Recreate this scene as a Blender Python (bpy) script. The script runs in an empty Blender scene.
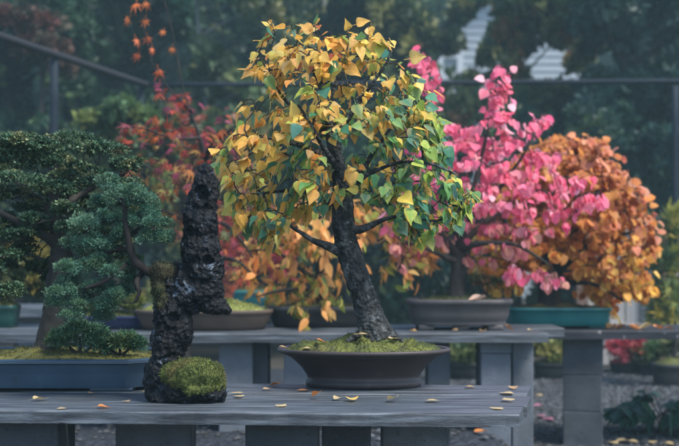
import bpy, bmesh, math, random
import numpy as np
from mathutils import Vector, noise, Matrix

random.seed(7)
rng = np.random.default_rng(11)
scene = bpy.context.scene
COL = scene.collection

# ------------------------------------------------------------------ measures
F, CX, HY, EYE = 679 * 60 / 36.0, 339.5, 260.0, 1.0


def P(px, py, d):
    return Vector(((px - CX) * d / F, d, EYE - (py - HY) * d / F))


def on_plane(px, py, z):
    d = (EYE - z) * F / (py - HY)
    return Vector(((px - CX) * d / F, d, z))


def nz(x, y, z=0.0):
    return noise.noise(Vector((x, y, z)))


# ------------------------------------------------------------------ objects
def tag(o, label=None, cat=None, group=None, kind=None):
    if label: o['label'] = label
    if cat: o['category'] = cat
    if group: o['group'] = group
    if kind: o['kind'] = kind
    return o


def thing(name, loc, label, cat, group=None):
    o = bpy.data.objects.new(name, None)
    o.empty_display_size = 0.05
    o.location = loc
    COL.objects.link(o)
    return tag(o, label, cat, group)


def mesh(name, verts, faces, mat, parent=None, smooth=True, colors=None, world=True):
    """verts in world coordinates; stored relative to the parent's place"""
    me = bpy.data.meshes.new(name)
    v = np.asarray(verts, dtype=float).reshape(-1, 3)
    off = np.zeros(3)
    if parent is not None and world:
        p = parent
        while p is not None:
            off += np.array(p.location)
            p = p.parent
    me.from_pydata((v - off).tolist(), [], faces if isinstance(faces, list) else faces.tolist())
    if colors is not None:
        at = me.color_attributes.new('col', 'FLOAT_COLOR', 'POINT')
        c = np.ones((len(v), 4), dtype=np.float32)
        c[:, :3] = colors
        at.data.foreach_set('color', c.ravel())
    if smooth:
        me.polygons.foreach_set('use_smooth', [True] * len(me.polygons))
    me.materials.append(mat)
    me.update()
    o = bpy.data.objects.new(name, me)
    COL.objects.link(o)
    if parent is not None:
        o.parent = parent
    return o


class MB:
    def __init__(self):
        self.v, self.f = [], []

    def add(self, verts, faces):
        b = len(self.v)
        self.v.extend([tuple(x) for x in verts])
        self.f.extend([tuple(i + b for i in fc) for fc in faces])

    def bm(self, bm):
        bm.verts.index_update()
        self.add([v.co[:] for v in bm.verts], [[v.index for v in f.verts] for f in bm.faces])
        bm.free()


def box_bm(cx, cy, cz, sx, sy, sz, bev=0.0, rotz=0.0, segs=2):
    bm = bmesh.new()
    bmesh.ops.create_cube(bm, size=1.0)
    bmesh.ops.scale(bm, vec=(sx, sy, sz), verts=bm.verts)
    if bev > 0:
        bmesh.ops.bevel(bm, geom=bm.edges[:], offset=bev, segments=segs, affect='EDGES', profile=0.6)
    bmesh.ops.rotate(bm, cent=(0, 0, 0), matrix=Matrix.Rotation(rotz, 3, 'Z'), verts=bm.verts)
    bmesh.ops.translate(bm, vec=(cx, cy, cz), verts=bm.verts)
    return bm


def prism_bm(quad, z0, z1, bev=0.0, cuts=0):
    bm = bmesh.new()
    a = [bm.verts.new((x, y, z0)) for x, y in quad]
    b = [bm.verts.new((x, y, z1)) for x, y in quad]
    n = len(quad)
    bm.faces.new(a[::-1]); bm.faces.new(b)
    for i in range(n):
        bm.faces.new((a[i], a[(i + 1) % n], b[(i + 1) % n], b[i]))
    bmesh.ops.recalc_face_normals(bm, faces=bm.faces)
    if bev > 0:
        bmesh.ops.bevel(bm, geom=bm.edges[:], offset=bev, segments=2, affect='EDGES', profile=0.6)
    return bm


# ------------------------------------------------------------------ materials
def new_mat(name):
    m = bpy.data.materials.new(name)
    m.use_nodes = True
    nt = m.node_tree
    nt.nodes.clear()
    out = nt.nodes.new('ShaderNodeOutputMaterial')
    return m, nt, out


def N(nt, t, **kw):
    n = nt.nodes.new(t)
    for k, v in kw.items():
        if k in n.inputs.keys() if hasattr(n.inputs, 'keys') else False:
            n.inputs[k].default_value = v
        else:
            setattr(n, k, v)
    return n


def ramp(nt, src, stops):
    r = nt.nodes.new('ShaderNodeValToRGB')
    e = r.color_ramp.elements
    while len(e) < len(stops):
        e.new(0.5)
    for el, (p, c) in zip(e, stops):
        el.position = p
        el.color = (c[0], c[1], c[2], 1)
    nt.links.new(src, r.inputs[0])
    return r


def coords(nt, scale=(1, 1, 1), rot=(0, 0, 0)):
    tc = nt.nodes.new('ShaderNodeTexCoord')
    mp = nt.nodes.new('ShaderNodeMapping')
    mp.inputs['Scale'].default_value = scale
    mp.inputs['Rotation'].default_value = rot
    nt.links.new(tc.outputs['Object'], mp.inputs[0])
    return mp.outputs[0]


def tex(nt, vec, scale, detail=4, rough=0.55, typ='noise'):
    if typ == 'noise':
        t = nt.nodes.new('ShaderNodeTexNoise')
        t.inputs['Detail'].default_value = detail
        t.inputs['Roughness'].default_value = rough
        out = t.outputs['Fac']
    else:
        t = nt.nodes.new('ShaderNodeTexVoronoi')
        t.feature = typ
        out = t.outputs['Distance']
    t.inputs['Scale'].default_value = scale
    nt.links.new(vec, t.inputs['Vector'])
    return out


def bump(nt, h, strength, dist):
    b = nt.nodes.new('ShaderNodeBump')
    b.inputs['Strength'].default_value = strength
    b.inputs['Distance'].default_value = dist
    nt.links.new(h, b.inputs['Height'])
    return b.outputs[0]


def surface_mat(name, stops, scale=8, stretch=(1, 1, 1), rough=0.8, bump_scale=60, bump_d=0.002, bump_s=0.6,
                detail=6, spec=0.4, spots=None, voro=None, rot=(0, 0, 0), rough2=None, metallic=0.0):
    """noise-mixed base colour with a bumpy surface; spots = (scale, threshold, colour) for lichen, wear and dirt"""
    m, nt, out = new_mat(name)
    v = coords(nt, stretch, rot)
    n1 = tex(nt, v, scale, detail)
    r = ramp(nt, n1, stops)
    colr = r.outputs[0]
    if spots:
        for (ss, th, wd, cc, *sx) in spots:
            n2 = tex(nt, coords(nt, sx[0]) if sx else coords(nt), ss, 6, 0.65)
            rr = ramp(nt, n2, [(th, (0, 0, 0)), (min(th + wd, 1), (1, 1, 1))])
            mx = nt.nodes.new('ShaderNodeMixRGB')
            mx.inputs[2].default_value = (*cc, 1)
            nt.links.new(rr.outputs[0], mx.inputs[0])
            nt.links.new(colr, mx.inputs[1])
            colr = mx.outputs[0]
    p = nt.nodes.new('ShaderNodeBsdfPrincipled')
    p.inputs['Roughness'].default_value = rough
    p.inputs['Specular IOR Level'].default_value = spec
    p.inputs['Metallic'].default_value = metallic
    nt.links.new(colr, p.inputs['Base Color'])
    if rough2 is not None:
        n3 = tex(nt, v, scale * 2.3, 4)
        mr = nt.nodes.new('ShaderNodeMapRange')
        mr.inputs[3].default_value = rough
        mr.inputs[4].default_value = rough2
        nt.links.new(n3, mr.inputs[0])
        nt.links.new(mr.outputs[0], p.inputs['Roughness'])
    hb = tex(nt, v, bump_scale, 6, 0.6)
    nrm = bump(nt, hb, bump_s, bump_d)
    if voro:
        hv = tex(nt, coords(nt), voro[0], typ=voro[2] if len(voro) > 2 else 'F1')
        b = nt.nodes.new('ShaderNodeBump')
        b.inputs['Strength'].default_value = 0.8
        b.inputs['Distance'].default_value = voro[1]
        nt.links.new(hv, b.inputs['Height'])
        nt.links.new(nrm, b.inputs['Normal'])
        nrm = b.outputs[0]
    nt.links.new(nrm, p.inputs['Normal'])
    nt.links.new(p.outputs[0], out.inputs[0])
    return m


def leaf_mat(name, trans=0.4, rough=0.5, spec=0.3, gain=1.0, vein=True):
    m, nt, out = new_mat(name)
    a = nt.nodes.new('ShaderNodeAttribute')
    a.attribute_name = 'col'
    n = tex(nt, coords(nt), 160 if vein else 60, 3)
    hs = nt.nodes.new('ShaderNodeHueSaturation')
    mr = nt.nodes.new('ShaderNodeMapRange')
    mr.inputs[3].default_value = 0.72 * gain
    mr.inputs[4].default_value = 1.28 * gain
    nt.links.new(n, mr.inputs[0])
    nt.links.new(mr.outputs[0], hs.inputs['Value'])
    nt.links.new(a.outputs['Color'], hs.inputs['Color'])
    p = nt.nodes.new('ShaderNodeBsdfPrincipled')
    p.inputs['Roughness'].default_value = rough
    p.inputs['Specular IOR Level'].default_value = spec
    t = nt.nodes.new('ShaderNodeBsdfTranslucent')
    mx = nt.nodes.new('ShaderNodeMixShader')
    mx.inputs[0].default_value = trans
    nt.links.new(hs.outputs[0], p.inputs['Base Color'])
    nt.links.new(hs.outputs[0], t.inputs['Color'])
    nt.links.new(p.outputs[0], mx.inputs[1])
    nt.links.new(t.outputs[0], mx.inputs[2])
    nt.links.new(mx.outputs[0], out.inputs[0])
    return m


M = {}
M['wood'] = surface_mat('weathered_grey_wood', [(0.34, (.011, .015, .020)), (0.5, (.045, .057, .070)), (0.7, (.13, .153, .178))],
                        scale=3.2, stretch=(1.3, 26, 26), rough=0.55, rough2=0.34, bump_scale=26, bump_d=0.0022, bump_s=0.8, detail=8, spec=0.5,
                        spots=[(3.5, .56, .16, (.05, .06, .07)), (11, .64, .08, (.03, .034, .04)), (30, .68, .05, (.04, .038, .034)), (2.4, .645, .012, (.006, .008, .010), (.8, 45, 45))])
M['dark_wood'] = surface_mat('dark_stained_wood', [(0.3, (.010, .012, .017)), (0.75, (.034, .038, .048))], scale=3, stretch=(1.2, 20, 20), spec=.2,
                             rough=0.6, bump_scale=9, bump_d=0.002, spots=[(20, .66, .05, (.22, .22, .23))])
M['concrete_old'] = surface_mat('concrete_block', [(0.3, (.042, .050, .061)), (0.7, (.078, .091, .107))], scale=6, rough=0.95, bump_scale=170,
                            bump_d=0.006, bump_s=1.0, spec=.2, spots=[(4, .55, .2, (.055, .065, .068)), (90, .62, .06, (.03, .035, .036)), (11, .66, .1, (.17, .185, .19))])
M['concrete'] = surface_mat('pale_concrete_block', [(0.3, (.085, .10, .12)), (0.7, (.15, .17, .20))], scale=6, rough=0.95, bump_scale=170,
                            bump_d=0.006, bump_s=1.0, spec=.2, spots=[(4, .55, .2, (.09, .105, .112)), (90, .62, .06, (.05, .06, .064)), (11, .66, .1, (.25, .275, .29))])
M['brown_clay'] = surface_mat('dark_brown_clay', [(0.3, (.022, .017, .018)), (0.7, (.038, .030, .031))], scale=9, rough=0.62, rough2=0.45,
                              bump_scale=140, bump_d=0.0008, spots=[(5, .62, .22, (.085, .075, .075))])
M['grey_clay'] = surface_mat('grey_brown_clay', [(0.3, (.042, .039, .041)), (0.7, (.075, .069, .070))], scale=8, rough=0.6, bump_scale=120,
                             bump_d=0.001, spots=[(6, .6, .2, (.14, .135, .135))])
M['umber_clay'] = surface_mat('umber_clay', [(0.3, (.045, .032, .026)), (0.7, (.085, .062, .05))], scale=8, rough=0.7, bump_scale=120, bump_d=0.001)
M['dark_clay'] = surface_mat('nearly_black_clay', [(0.3, (.018, .019, .020)), (0.7, (.036, .037, .038))], scale=8, rough=0.6, bump_scale=120, bump_d=0.001)
M['blue_glaze'] = surface_mat('grey_blue_glaze', [(0.3, (.016, .038, .066)), (0.7, (.034, .068, .108))], scale=7, rough=0.28, rough2=0.42,
                              bump_scale=40, bump_d=0.0008, spec=0.5, spots=[(9, .60, .15, (.07, .105, .13)), (40, .66, .05, (.02, .03, .04))])
M['teal_glaze'] = surface_mat('teal_glaze', [(0.3, (.006, .085, .095)), (0.7, (.018, .15, .155))], scale=7, rough=0.3, bump_scale=40, bump_d=0.0008)
M['green_glaze'] = surface_mat('deep_green_glaze', [(0.3, (.005, .030, .028)), (0.7, (.012, .055, .05))], scale=7, rough=0.3, bump_scale=40, bump_d=0.0008)
M['violet_glaze'] = surface_mat('violet_blue_glaze', [(0.3, (.012, .015, .05)), (0.7, (.022, .028, .085))], scale=7, rough=0.35, bump_scale=40, bump_d=0.0008)
M['plastic'] = surface_mat('black_plastic', [(0.3, (.012, .013, .014)), (0.7, (.025, .026, .027))], scale=10, rough=0.6, bump_scale=60, bump_d=0.0005)
M['bark'] = surface_mat('cracked_dark_bark', [(0.35, (.008, .009, .009)), (0.52, (.030, .033, .034)), (0.7, (.10, .108, .11))], scale=34,
                        stretch=(1, 1, .5), rough=0.9, bump_scale=60, bump_d=0.006, bump_s=1.0,
                        spots=[(28, .56, .1, (.105, .12, .125)), (75, .62, .08, (.16, .175, .18)), (14, .62, .1, (.03, .04, .02))], voro=(85, .012), spec=.2)
M['bark_grey'] = surface_mat('grey_brown_bark', [(0.3, (.016, .014, .013)), (0.7, (.055, .05, .045))], scale=20, stretch=(1, 1, .35), rough=0.9,
                             bump_scale=50, bump_d=0.004, bump_s=1.0, spec=.2, spots=[(18, .63, .1, (.09, .09, .085))])
M['bark_pine'] = surface_mat('rough_trunk_bark', [(0.3, (.015, .015, .014)), (0.7, (.048, .046, .042))], scale=22, stretch=(1, 1, .4),
                             rough=0.95, bump_scale=50, bump_d=0.006, bump_s=1.0)
M['bark_dark'] = surface_mat('dark_smooth_bark', [(0.3, (.010, .009, .009)), (0.7, (.030, .027, .026))], scale=24, stretch=(1, 1, .4), rough=0.85,
                             bump_scale=60, bump_d=0.003, spec=.2)
M['bark_pale'] = surface_mat('pale_far_bark', [(0.3, (.06, .07, .07)), (0.7, (.13, .14, .14))], scale=3, stretch=(1, 1, .3), rough=0.9,
                             bump_scale=10, bump_d=0.01)
M['rock'] = surface_mat('black_lava_rock', [(0.35, (.0012, .002, .0034)), (0.6, (.0035, .0055, .0085)), (0.8, (.013, .019, .028))], scale=24, rough=0.6,
                        rough2=0.42, bump_scale=90, bump_d=0.010, bump_s=1.0, voro=(70, .014),
                        spots=[(17, .60, .03, (.10, .13, .17)), (45, .62, .05, (.05, .068, .09))], spec=.2)
M['moss'] = None
M['soil'] = surface_mat('dark_soil', [(0.3, (.014, .013, .011)), (0.7, (.04, .035, .028))], scale=3, rough=1.0, bump_scale=12, bump_d=0.03)
M['steel'] = surface_mat('painted_dark_pipe', [(0.3, (.006, .011, .018)), (0.7, (.012, .019, .03))], scale=4, spec=.15, rough=0.7, bump_scale=60, bump_d=0.001)
M['rail_wood'] = surface_mat('old_rail', [(0.3, (.012, .013, .017)), (0.7, (.024, .026, .031))], scale=3, stretch=(20, 20, 20), spec=.2, rough=0.8, bump_scale=20, bump_d=0.003)
M['siding'] = surface_mat('white_siding', [(0.3, (.19, .225, .255)), (0.7, (.24, .275, .305))], scale=1, rough=0.6, bump_scale=8, bump_d=0.002)
M['white_trim'] = surface_mat('white_trim', [(0.3, (.34, .37, .40)), (0.7, (.40, .43, .46))], scale=1, rough=0.5, bump_scale=8, bump_d=0.001)
M['roofing'] = surface_mat('grey_roofing', [(0.3, (.05, .05, .055)), (0.7, (.09, .09, .095))], scale=3, rough=0.9, bump_scale=20, bump_d=0.01)
M['window_glass'] = surface_mat('dark_window_glass', [(0.3, (.06, .075, .085)), (0.7, (.09, .105, .115))], scale=1, rough=0.08, bump_scale=2, bump_d=0.0005, spec=0.6)
M['fence_board'] = surface_mat('pale_fence_boards', [(0.3, (.20, .195, .19)), (0.7, (.34, .33, .32))], scale=2, stretch=(16, 16, 1), rough=0.9,
                               bump_scale=10, bump_d=0.004)
M['fence_post'] = surface_mat('brown_post', [(0.3, (.07, .045, .035)), (0.7, (.14, .09, .07))], scale=2, stretch=(14, 14, 1), rough=0.9, bump_scale=10, bump_d=0.004)
M['gravel'] = surface_mat('gravel_bed', [(0.3, (.011, .014, .02)), (0.55, (.024, .030, .040)), (0.8, (.05, .058, .072))], scale=38, rough=0.9,
                          bump_scale=30, bump_d=0.01, detail=3, spec=.2, voro=(36, .03))

# leaves
M['leaf'] = leaf_mat('thin_leaf', 0.5, 0.5, 0.25)
M['leaf_far'] = leaf_mat('far_leaf', 0.35, 0.5, 0.3, vein=False)
M['needle'] = leaf_mat('needle_leaf', 0.15, 0.55, 0.3, vein=False)
M['mossy'] = leaf_mat('moss_fibre', 0.15, 0.9, 0.1, vein=False)
M['dry_leaf'] = leaf_mat('dry_leaf', 0.25, 0.6, 0.3)


def col_mat(name, rough=0.85, bs=60, bd=0.004):
    """reads the colour attribute (each stone, moss patch has its own colour)"""
    m, nt, out = new_mat(name)
    a = nt.nodes.new('ShaderNodeAttribute')
    a.attribute_name = 'col'
    p = nt.nodes.new('ShaderNodeBsdfPrincipled')
    p.inputs['Roughness'].default_value = rough
    n = tex(nt, coords(nt), bs, 5)
    hs = nt.nodes.new('ShaderNodeHueSaturation')
    mr = nt.nodes.new('ShaderNodeMapRange')
    mr.inputs[3].default_value = 0.6
    mr.inputs[4].default_value = 1.4
    nt.links.new(n, mr.inputs[0])
    nt.links.new(mr.outputs[0], hs.inputs['Value'])
    nt.links.new(a.outputs['Color'], hs.inputs['Color'])
    nt.links.new(hs.outputs[0], p.inputs['Base Color'])
    nt.links.new(bump(nt, n, 0.9, bd), p.inputs['Normal'])
    nt.links.new(p.outputs[0], out.inputs[0])
    return m


M['moss'] = col_mat('moss_cushion', 1.0, 120, 0.006)
M['stones'] = col_mat('gravel_stones', 0.85, 80, 0.002)

# ------------------------------------------------------------------ leaf templates


def sym_leaf(half, petiole=0.4, fold=0.25, droop=0.25, pw=0.018, cols=2):
    """half: list of (x, y) from base to tip; returns verts (k,3), faces; a gently cupped blade"""
    n = len(half)
    V, Fc, idx = [], [], {}

    def z(x, y, w):
        u = abs(x) / w
        return w * fold * (1.25 * u - .75 * u * u) * 1.6 - droop * y * y * 0.6 + .02 * math.sin(9 * y) * u
    w = max(x for x, y in half)
    for i, (x, y) in enumerate(half):
        idx[i, 0] = len(V); V.append((0, y, z(0, y, w)))
        if x > 1e-4:
            for sgn in (-1, 1):
                for c in range(1, cols + 1):
                    idx[i, sgn * c] = len(V)
                    xx = sgn * x * c / cols
                    V.append((xx, y + (0 if c == cols else 0), z(xx, y, w)))
    for i in range(n - 1):
        for sgn in (-1, 1):
            for c in range(cols):
                q = [idx.get((i, sgn * c)), idx.get((i + 1, sgn * c)), idx.get((i + 1, sgn * (c + 1))), idx.get((i, sgn * (c + 1)))]
                if half[i][0] <= 1e-4 and q[0] is None:
                    q[0] = idx[i, 0]
                if half[i + 1][0] <= 1e-4 and q[1] is None:
                    q[1] = idx[i + 1, 0]
                q = [k for k in q if k is not None]
                if len(q) >= 3:
                    Fc.append(tuple(q[::-1] if sgn > 0 else q)[::-1])
    if petiole:
        b = len(V)
        V += [(-pw, -petiole, 0.06), (pw, -petiole, 0.06), (pw, half[0][1] + .02, 0), (-pw, half[0][1] + .02, 0)]
        Fc.append((b, b + 1, b + 2, b + 3))
    V = np.array(V, dtype=float)
    V[:, 1] += petiole
    return V, Fc


LEAF = {}
LEAF['birch'] = sym_leaf([(0, .03), (.20, -.03), (.38, .05), (.46, .18), (.455, .30), (.39, .44), (.37, .47), (.29, .60), (.265, .63), (.16, .79), (.08, .92), (0, 1.06)], .42, .12, .22)
LEAF['heart'] = sym_leaf([(0, .06), (.2, -.05), (.38, .04), (.48, .22), (.47, .42), (.36, .64), (.18, .86), (0, 1.0)], .5, .3, .25)
LEAF['round'] = sym_leaf([(0, .03), (.22, -.02), (.40, .10), (.47, .30), (.45, .52), (.32, .76), (.14, .92), (0, .98)], .4, .22, .3)
LEAF['lance'] = sym_leaf([(0, 0), (.17, .14), (.24, .36), (.20, .58), (.10, .82), (0, 1.0)], .2, .3, .35)
LEAF['oval'] = sym_leaf([(0, 0), (.26, .2), (.3, .55), (0, 1.0)], .0, .25, .2, cols=1)
LEAF['blade'] = sym_leaf([(0, 0), (.13, .45), (0, 1.0)], .0, .3, .1, cols=1)


def maple_leaf(lobes=7):
    V = [(0, 0, 0)]
    out = []
    angs = [-132, -85, -42, 0, 42, 85, 132]
    lens = [.42, .72, .92, 1.0, .92, .72, .42]
    pts = []
    for i, (a, l) in enumerate(zip(angs, lens)):
        for da, fr in ((-9, .52), (0, 1.0), (9, .52)):
            t = math.radians(a + da)
            pts.append((math.sin(t) * l * fr, math.cos(t) * l * fr))
        if i < 6:
            t = math.radians((a + angs[i + 1]) / 2)
            pts.append((math.sin(t) * .27, math.cos(t) * .27))
    for x, y in pts:
        r = math.hypot(x, y)
        V.append((x * .62, y * .62 + .0, -.28 * r * r))
    n = len(pts)
    Fc = [(0, i + 1, i + 2) for i in range(n - 1)]
    b = len(V)
    V += [(-.014, -.45, .05), (.014, -.45, .05), (.014, 0.02, 0), (-.014, 0.02, 0)]
    Fc.append((b, b + 1, b + 2, b + 3))
    V = np.array(V, dtype=float)
    V[:, 1] += .45
    return V, Fc


LEAF['maple'] = maple_leaf()


def unit(a):
    return a / np.maximum(np.linalg.norm(a, axis=1, keepdims=True), 1e-9)


def leaf_cloud(kind, pos, tipdir, nrm, size, color, warp=0.25, blend=0.0):
    """numpy batch of leaves -> verts, faces, colours"""
    T, Fc = LEAF[kind]
    n = len(pos)
    pos, tipdir, nrm = np.asarray(pos, float), unit(np.asarray(tipdir, float)), np.asarray(nrm, float)
    nrm = unit(nrm - (nrm * tipdir).sum(1, keepdims=True) * tipdir)
    side = np.cross(tipdir, nrm)
    size = np.broadcast_to(np.asarray(size, float), (n,))
    wx = 1 + rng.normal(0, .10, n)
    curl = 1 + rng.normal(0, warp * 4, n)
    twist = rng.normal(0, warp, n)
    x = T[None, :, 0] * wx[:, None]
    y = np.repeat(T[None, :, 1], n, 0)
    z = T[None, :, 2] * curl[:, None] + twist[:, None] * x * y
    V = pos[:, None, :] + size[:, None, None] * (x[..., None] * side[:, None, :] + y[..., None] * tipdir[:, None, :] + z[..., None] * nrm[:, None, :])
    k = len(T)
    faces = []
    base = [tuple(f) for f in Fc]
    for i in range(n):
        o = i * k
        faces.extend([tuple(j + o for j in f) for f in base])
    C = np.repeat(np.asarray(color, float)[:, None, :], k, 1)
    if blend:
        other = np.asarray(color, float)[rng.permutation(n)]
        edge = np.clip(np.abs(T[:, 0]) / np.abs(T[:, 0]).max() * .8 + np.clip(T[:, 1] - .9, 0, 1) * .6, 0, 1)
        wgt = blend * edge[None, :, None] * rng.uniform(0, 1, (n, 1, 1))
        C = C * (1 - wgt) + other[:, None, :] * wgt
    return V.reshape(-1, 3), faces, C.reshape(-1, 3)


def pick(palette, weights, n, jit=0.12):
    """n leaf colours from a palette with small variation"""
    w = np.array(weights, float)
    w = w / w.sum()
    idx = rng.choice(len(palette), n, p=w)
    c = np.array(palette, float)[idx]
    c = c * (1 + rng.normal(0, jit, (n, 1))) * (1 + rng.normal(0, jit * .5, (n, 3)))
    return np.clip(c, .004, .85)


# ------------------------------------------------------------------ branches
def smooth_path(pts, n):
    """Catmull-Rom through (Vector, radius)"""
    p = [np.array(list(a) + [r]) for a, r in pts]
    p = [2 * p[0] - p[1]] + p + [2 * p[-1] - p[-2]]
    out = []
    m = len(pts) - 1
    for k in range(n + 1):
        u = k / n * m
        i = min(int(u), m - 1)
        t = u - i
        a, b, c, d = p[i], p[i + 1], p[i + 2], p[i + 3]
        out.append(.5 * ((2 * b) + (-a + c) * t + (2 * a - 5 * b + 4 * c - d) * t * t + (-a + 3 * b - 3 * c + d) * t ** 3))
    return out


def tube(path, sides, V, Fc, amp=0.0, freq=20.0, seed=0.0, cap=True, zs=1.0):
    """path: rows of x,y,z,r; appended to V, Fc"""
    b0 = len(V)
    n = len(path)
    up = Vector((0.3, 0.9, 0.2)).normalized()
    for i, q in enumerate(path):
        c = Vector(q[:3])
        a = Vector(path[max(i - 1, 0)][:3])
        b = Vector(path[min(i + 1, n - 1)][:3])
        t = (b - a)
        if t.length < 1e-9:
            t = Vector((0, 0, 1))
        t.normalize()
        u = up - t * up.dot(t)
        if u.length < 1e-4:
            u = Vector((1, 0, 0)) - t * t.x
        u.normalize()
        up = u
        w = t.cross(u)
        r = max(q[3], 0.0004)
        for k in range(sides):
            an = 2 * math.pi * k / sides
            dr = u * math.cos(an) + w * math.sin(an)
            rr = r
            if amp:
                s = c + dr * r
                s = Vector((s.x, s.y, s.z * zs))
                rr = r + amp * (noise.noise(s * freq + Vector((seed, 0, 0))) + .6 * noise.noise(s * freq * 2.7 + Vector((0, seed, 0)))
                                + .35 * noise.noise(s * freq * 6.5))
            V.append(tuple(c + dr * rr))
    for i in range(n - 1):
        for k in range(sides):
            a = b0 + i * sides + k
            b = b0 + i * sides + (k + 1) % sides
            Fc.append((a, b, b + sides, a + sides))
    if cap:
        Fc.append(tuple(b0 + k for k in range(sides))[::-1])
        Fc.append(tuple(b0 + (n - 1) * sides + k for k in range(sides)))


class Skeleton:
    def __init__(self):
        self.pos, self.par, self.rad, self.twig = [], [], [], []

    def limb(self, pts, start=None, n=None):
        """hand-laid limb: list of (Vector, radius); start = node to join"""
        L = sum((pts[i + 1][0] - pts[i][0]).length for i in range(len(pts) - 1))
        n = n or max(4, int(L / .02))
        path = smooth_path(pts, n)
        prev = -1
        if self.pos:
            d = np.linalg.norm(np.array(self.pos) - path[0][:3], axis=1)
            prev = int(d.argmin())
        first = len(self.pos)
        for q in path:
            self.pos.append(np.array(q[:3])); self.par.append(prev); self.rad.append(max(q[3], .0006)); self.twig.append(False)
            prev = len(self.pos) - 1
        return path

    def grow(self, attr, step=.025, wander=.16, lift=.15, lastdist=None, minidx=0):
        """join every attractor to the nearest node so far, nearest first"""
        P0 = np.array(self.pos)
        A = np.array([list(a) for a in attr])
        d = np.min(np.linalg.norm(A[:, None, :] - P0[None, minidx:, :], axis=2), axis=1)
        ends = []
        for j in np.argsort(d):
            a = A[j]
            Q = np.array(self.pos)
            dist = np.linalg.norm(Q - a, axis=1)
            # joining far below the tip reads as a whip: prefer nodes that lie lower and inward
            pen = dist + .35 * np.maximum(0, Q[:, 2] - a[2])
            pen[:minidx] = 1e9
            i = int(pen.argmin())
            p0 = Q[i]
            D = dist[i]
            pr = self.par[i]
            dirp = (p0 - Q[pr]) if pr >= 0 else np.array([0, 0, 1.0])
            dirp = dirp / max(np.linalg.norm(dirp), 1e-9)
            ctrl = p0 + dirp * D * .3 + (a - p0) * .3 + np.array([0, 0, lift * D]) + rng.normal(0, wander * D, 3)
            n = max(2, int(D / step))
            prev = i
            for k in range(1, n + 1):
                t = k / n
                q = (1 - t) ** 2 * p0 + 2 * t * (1 - t) * ctrl + t * t * a + rng.normal(0, .0012, 3)
                self.pos.append(q); self.par.append(prev); self.rad.append(None); self.twig.append(True)
                prev = len(self.pos) - 1
            ends.append(prev)
        return ends

    def finish(self, tip=.0009, power=2.4, cap=.02):
        n = len(self.pos)
        acc = np.zeros(n)
        for i in range(n - 1, -1, -1):
            r = acc[i] ** (1 / power) if acc[i] > 0 else tip
            r = max(tip, min(r, cap))
            if self.rad[i] is None:
                self.rad[i] = r
            p = self.par[i]
            if p >= 0:
                acc[p] += self.rad[i] ** power if self.twig[i] else 0

    def mesh(self, sides=5, only_twigs=True):
        V, Fc = [], []
        n = len(self.pos)
        kids = [[] for _ in range(n)]
        for i, p in enumerate(self.par):
            if p >= 0 and self.twig[i]:
                kids[p].append(i)
        for i in range(n):
            for s, c in enumerate(kids[i]):
                # a chain starts at a fork or at a hand-laid limb
                if s == 0 and self.twig[i] and i != 0:
                    continue
                path = [np.append(self.pos[i], min(self.rad[i], self.rad[c] * 1.15))]
                j = c
                while True:
                    path.append(np.append(self.pos[j], self.rad[j]))
                    if not kids[j]:
                        break
                    j = kids[j][0]
                tube(path, sides, V, Fc, cap=False)
        return V, Fc


def in_poly(x, y, poly):
    c = False
    j = len(poly) - 1
    for i in range(len(poly)):
        xi, yi = poly[i]
        xj, yj = poly[j]
        if (yi > y) != (yj > y) and x < (xj - xi) * (y - yi) / (yj - yi) + xi:
            c = not c
        j = i
    return c


def fill_poly(poly, n, d, depth, flat=1.0, mind=None):
    """points spread through a crown whose profile is poly (px) at distance d, round in depth"""
    xs = [p[0] for p in poly]
    ys = [p[1] for p in poly]
    cx, cy = sum(xs) / len(xs), sum(ys) / len(ys)
    out = []
    tries = 0
    while len(out) < n and tries < n * 200:
        tries += 1
        x, y = random.uniform(min(xs), max(xs)), random.uniform(min(ys), max(ys))
        if not in_poly(x, y, poly):
            continue
        e = 0
        for s in (1.0, .8, .6, .4, .2):  # how near the outline
            q = [((px - cx) * s + cx, (py - cy) * s + cy) for px, py in poly]
            if not in_poly(x, y, q):
                e = s
                break
        dp = depth * math.sqrt(max(0.08, 1 - e * e))
        p = P(x, y, d) + Vector((0, random.uniform(-dp, dp), 0))
        if mind and any((p - o).length < mind for o in out[-60:]):
            continue
        out.append(p)
    return out


def leaves_on(sk, ends, per, kind, size, center, colfun, hang=.75, spread=.014, back=4, face=.9, sz_var=.18, upn=.5):
    """leaves at the last nodes of every twig, hanging outward"""
    pos, tips, nrms = [], [], []
    for e in ends:
        chain = [e]
        j = e
        for _ in range(back):
            j = sk.par[j]
            if j < 0 or not sk.twig[j]:
                break
            chain.append(j)
        k = max(1, int(per + rng.normal(0, per * .25)))
        for m in range(k):
            i = chain[min(int(abs(rng.normal(0, .45)) * len(chain)), len(chain) - 1)]
            p = sk.pos[i]
            o = p - np.array(center)
            o = o / max(np.linalg.norm(o), 1e-6)
            r = rng.normal(0, 1, 3)
            t = o * .55 + np.array([0, 0, -hang]) + r * .45
            nn = o * .7 + np.array([0, -.35 * face, upn]) + rng.normal(0, .45, 3)
            pos.append(p + rng.normal(0, spread * .35, 3)); tips.append(t); nrms.append(nn)
    pos = np.array(pos)
    s = size * np.clip(1 + rng.normal(0, sz_var, len(pos)), .5, 1.5)
    return leaf_cloud(kind, pos, np.array(tips), np.array(nrms), s, colfun(pos), blend=.6)


def to_px(pos):
    d = pos[:, 1]
    return CX + pos[:, 0] * F / d, HY - (pos[:, 2] - EYE) * F / d


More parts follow.
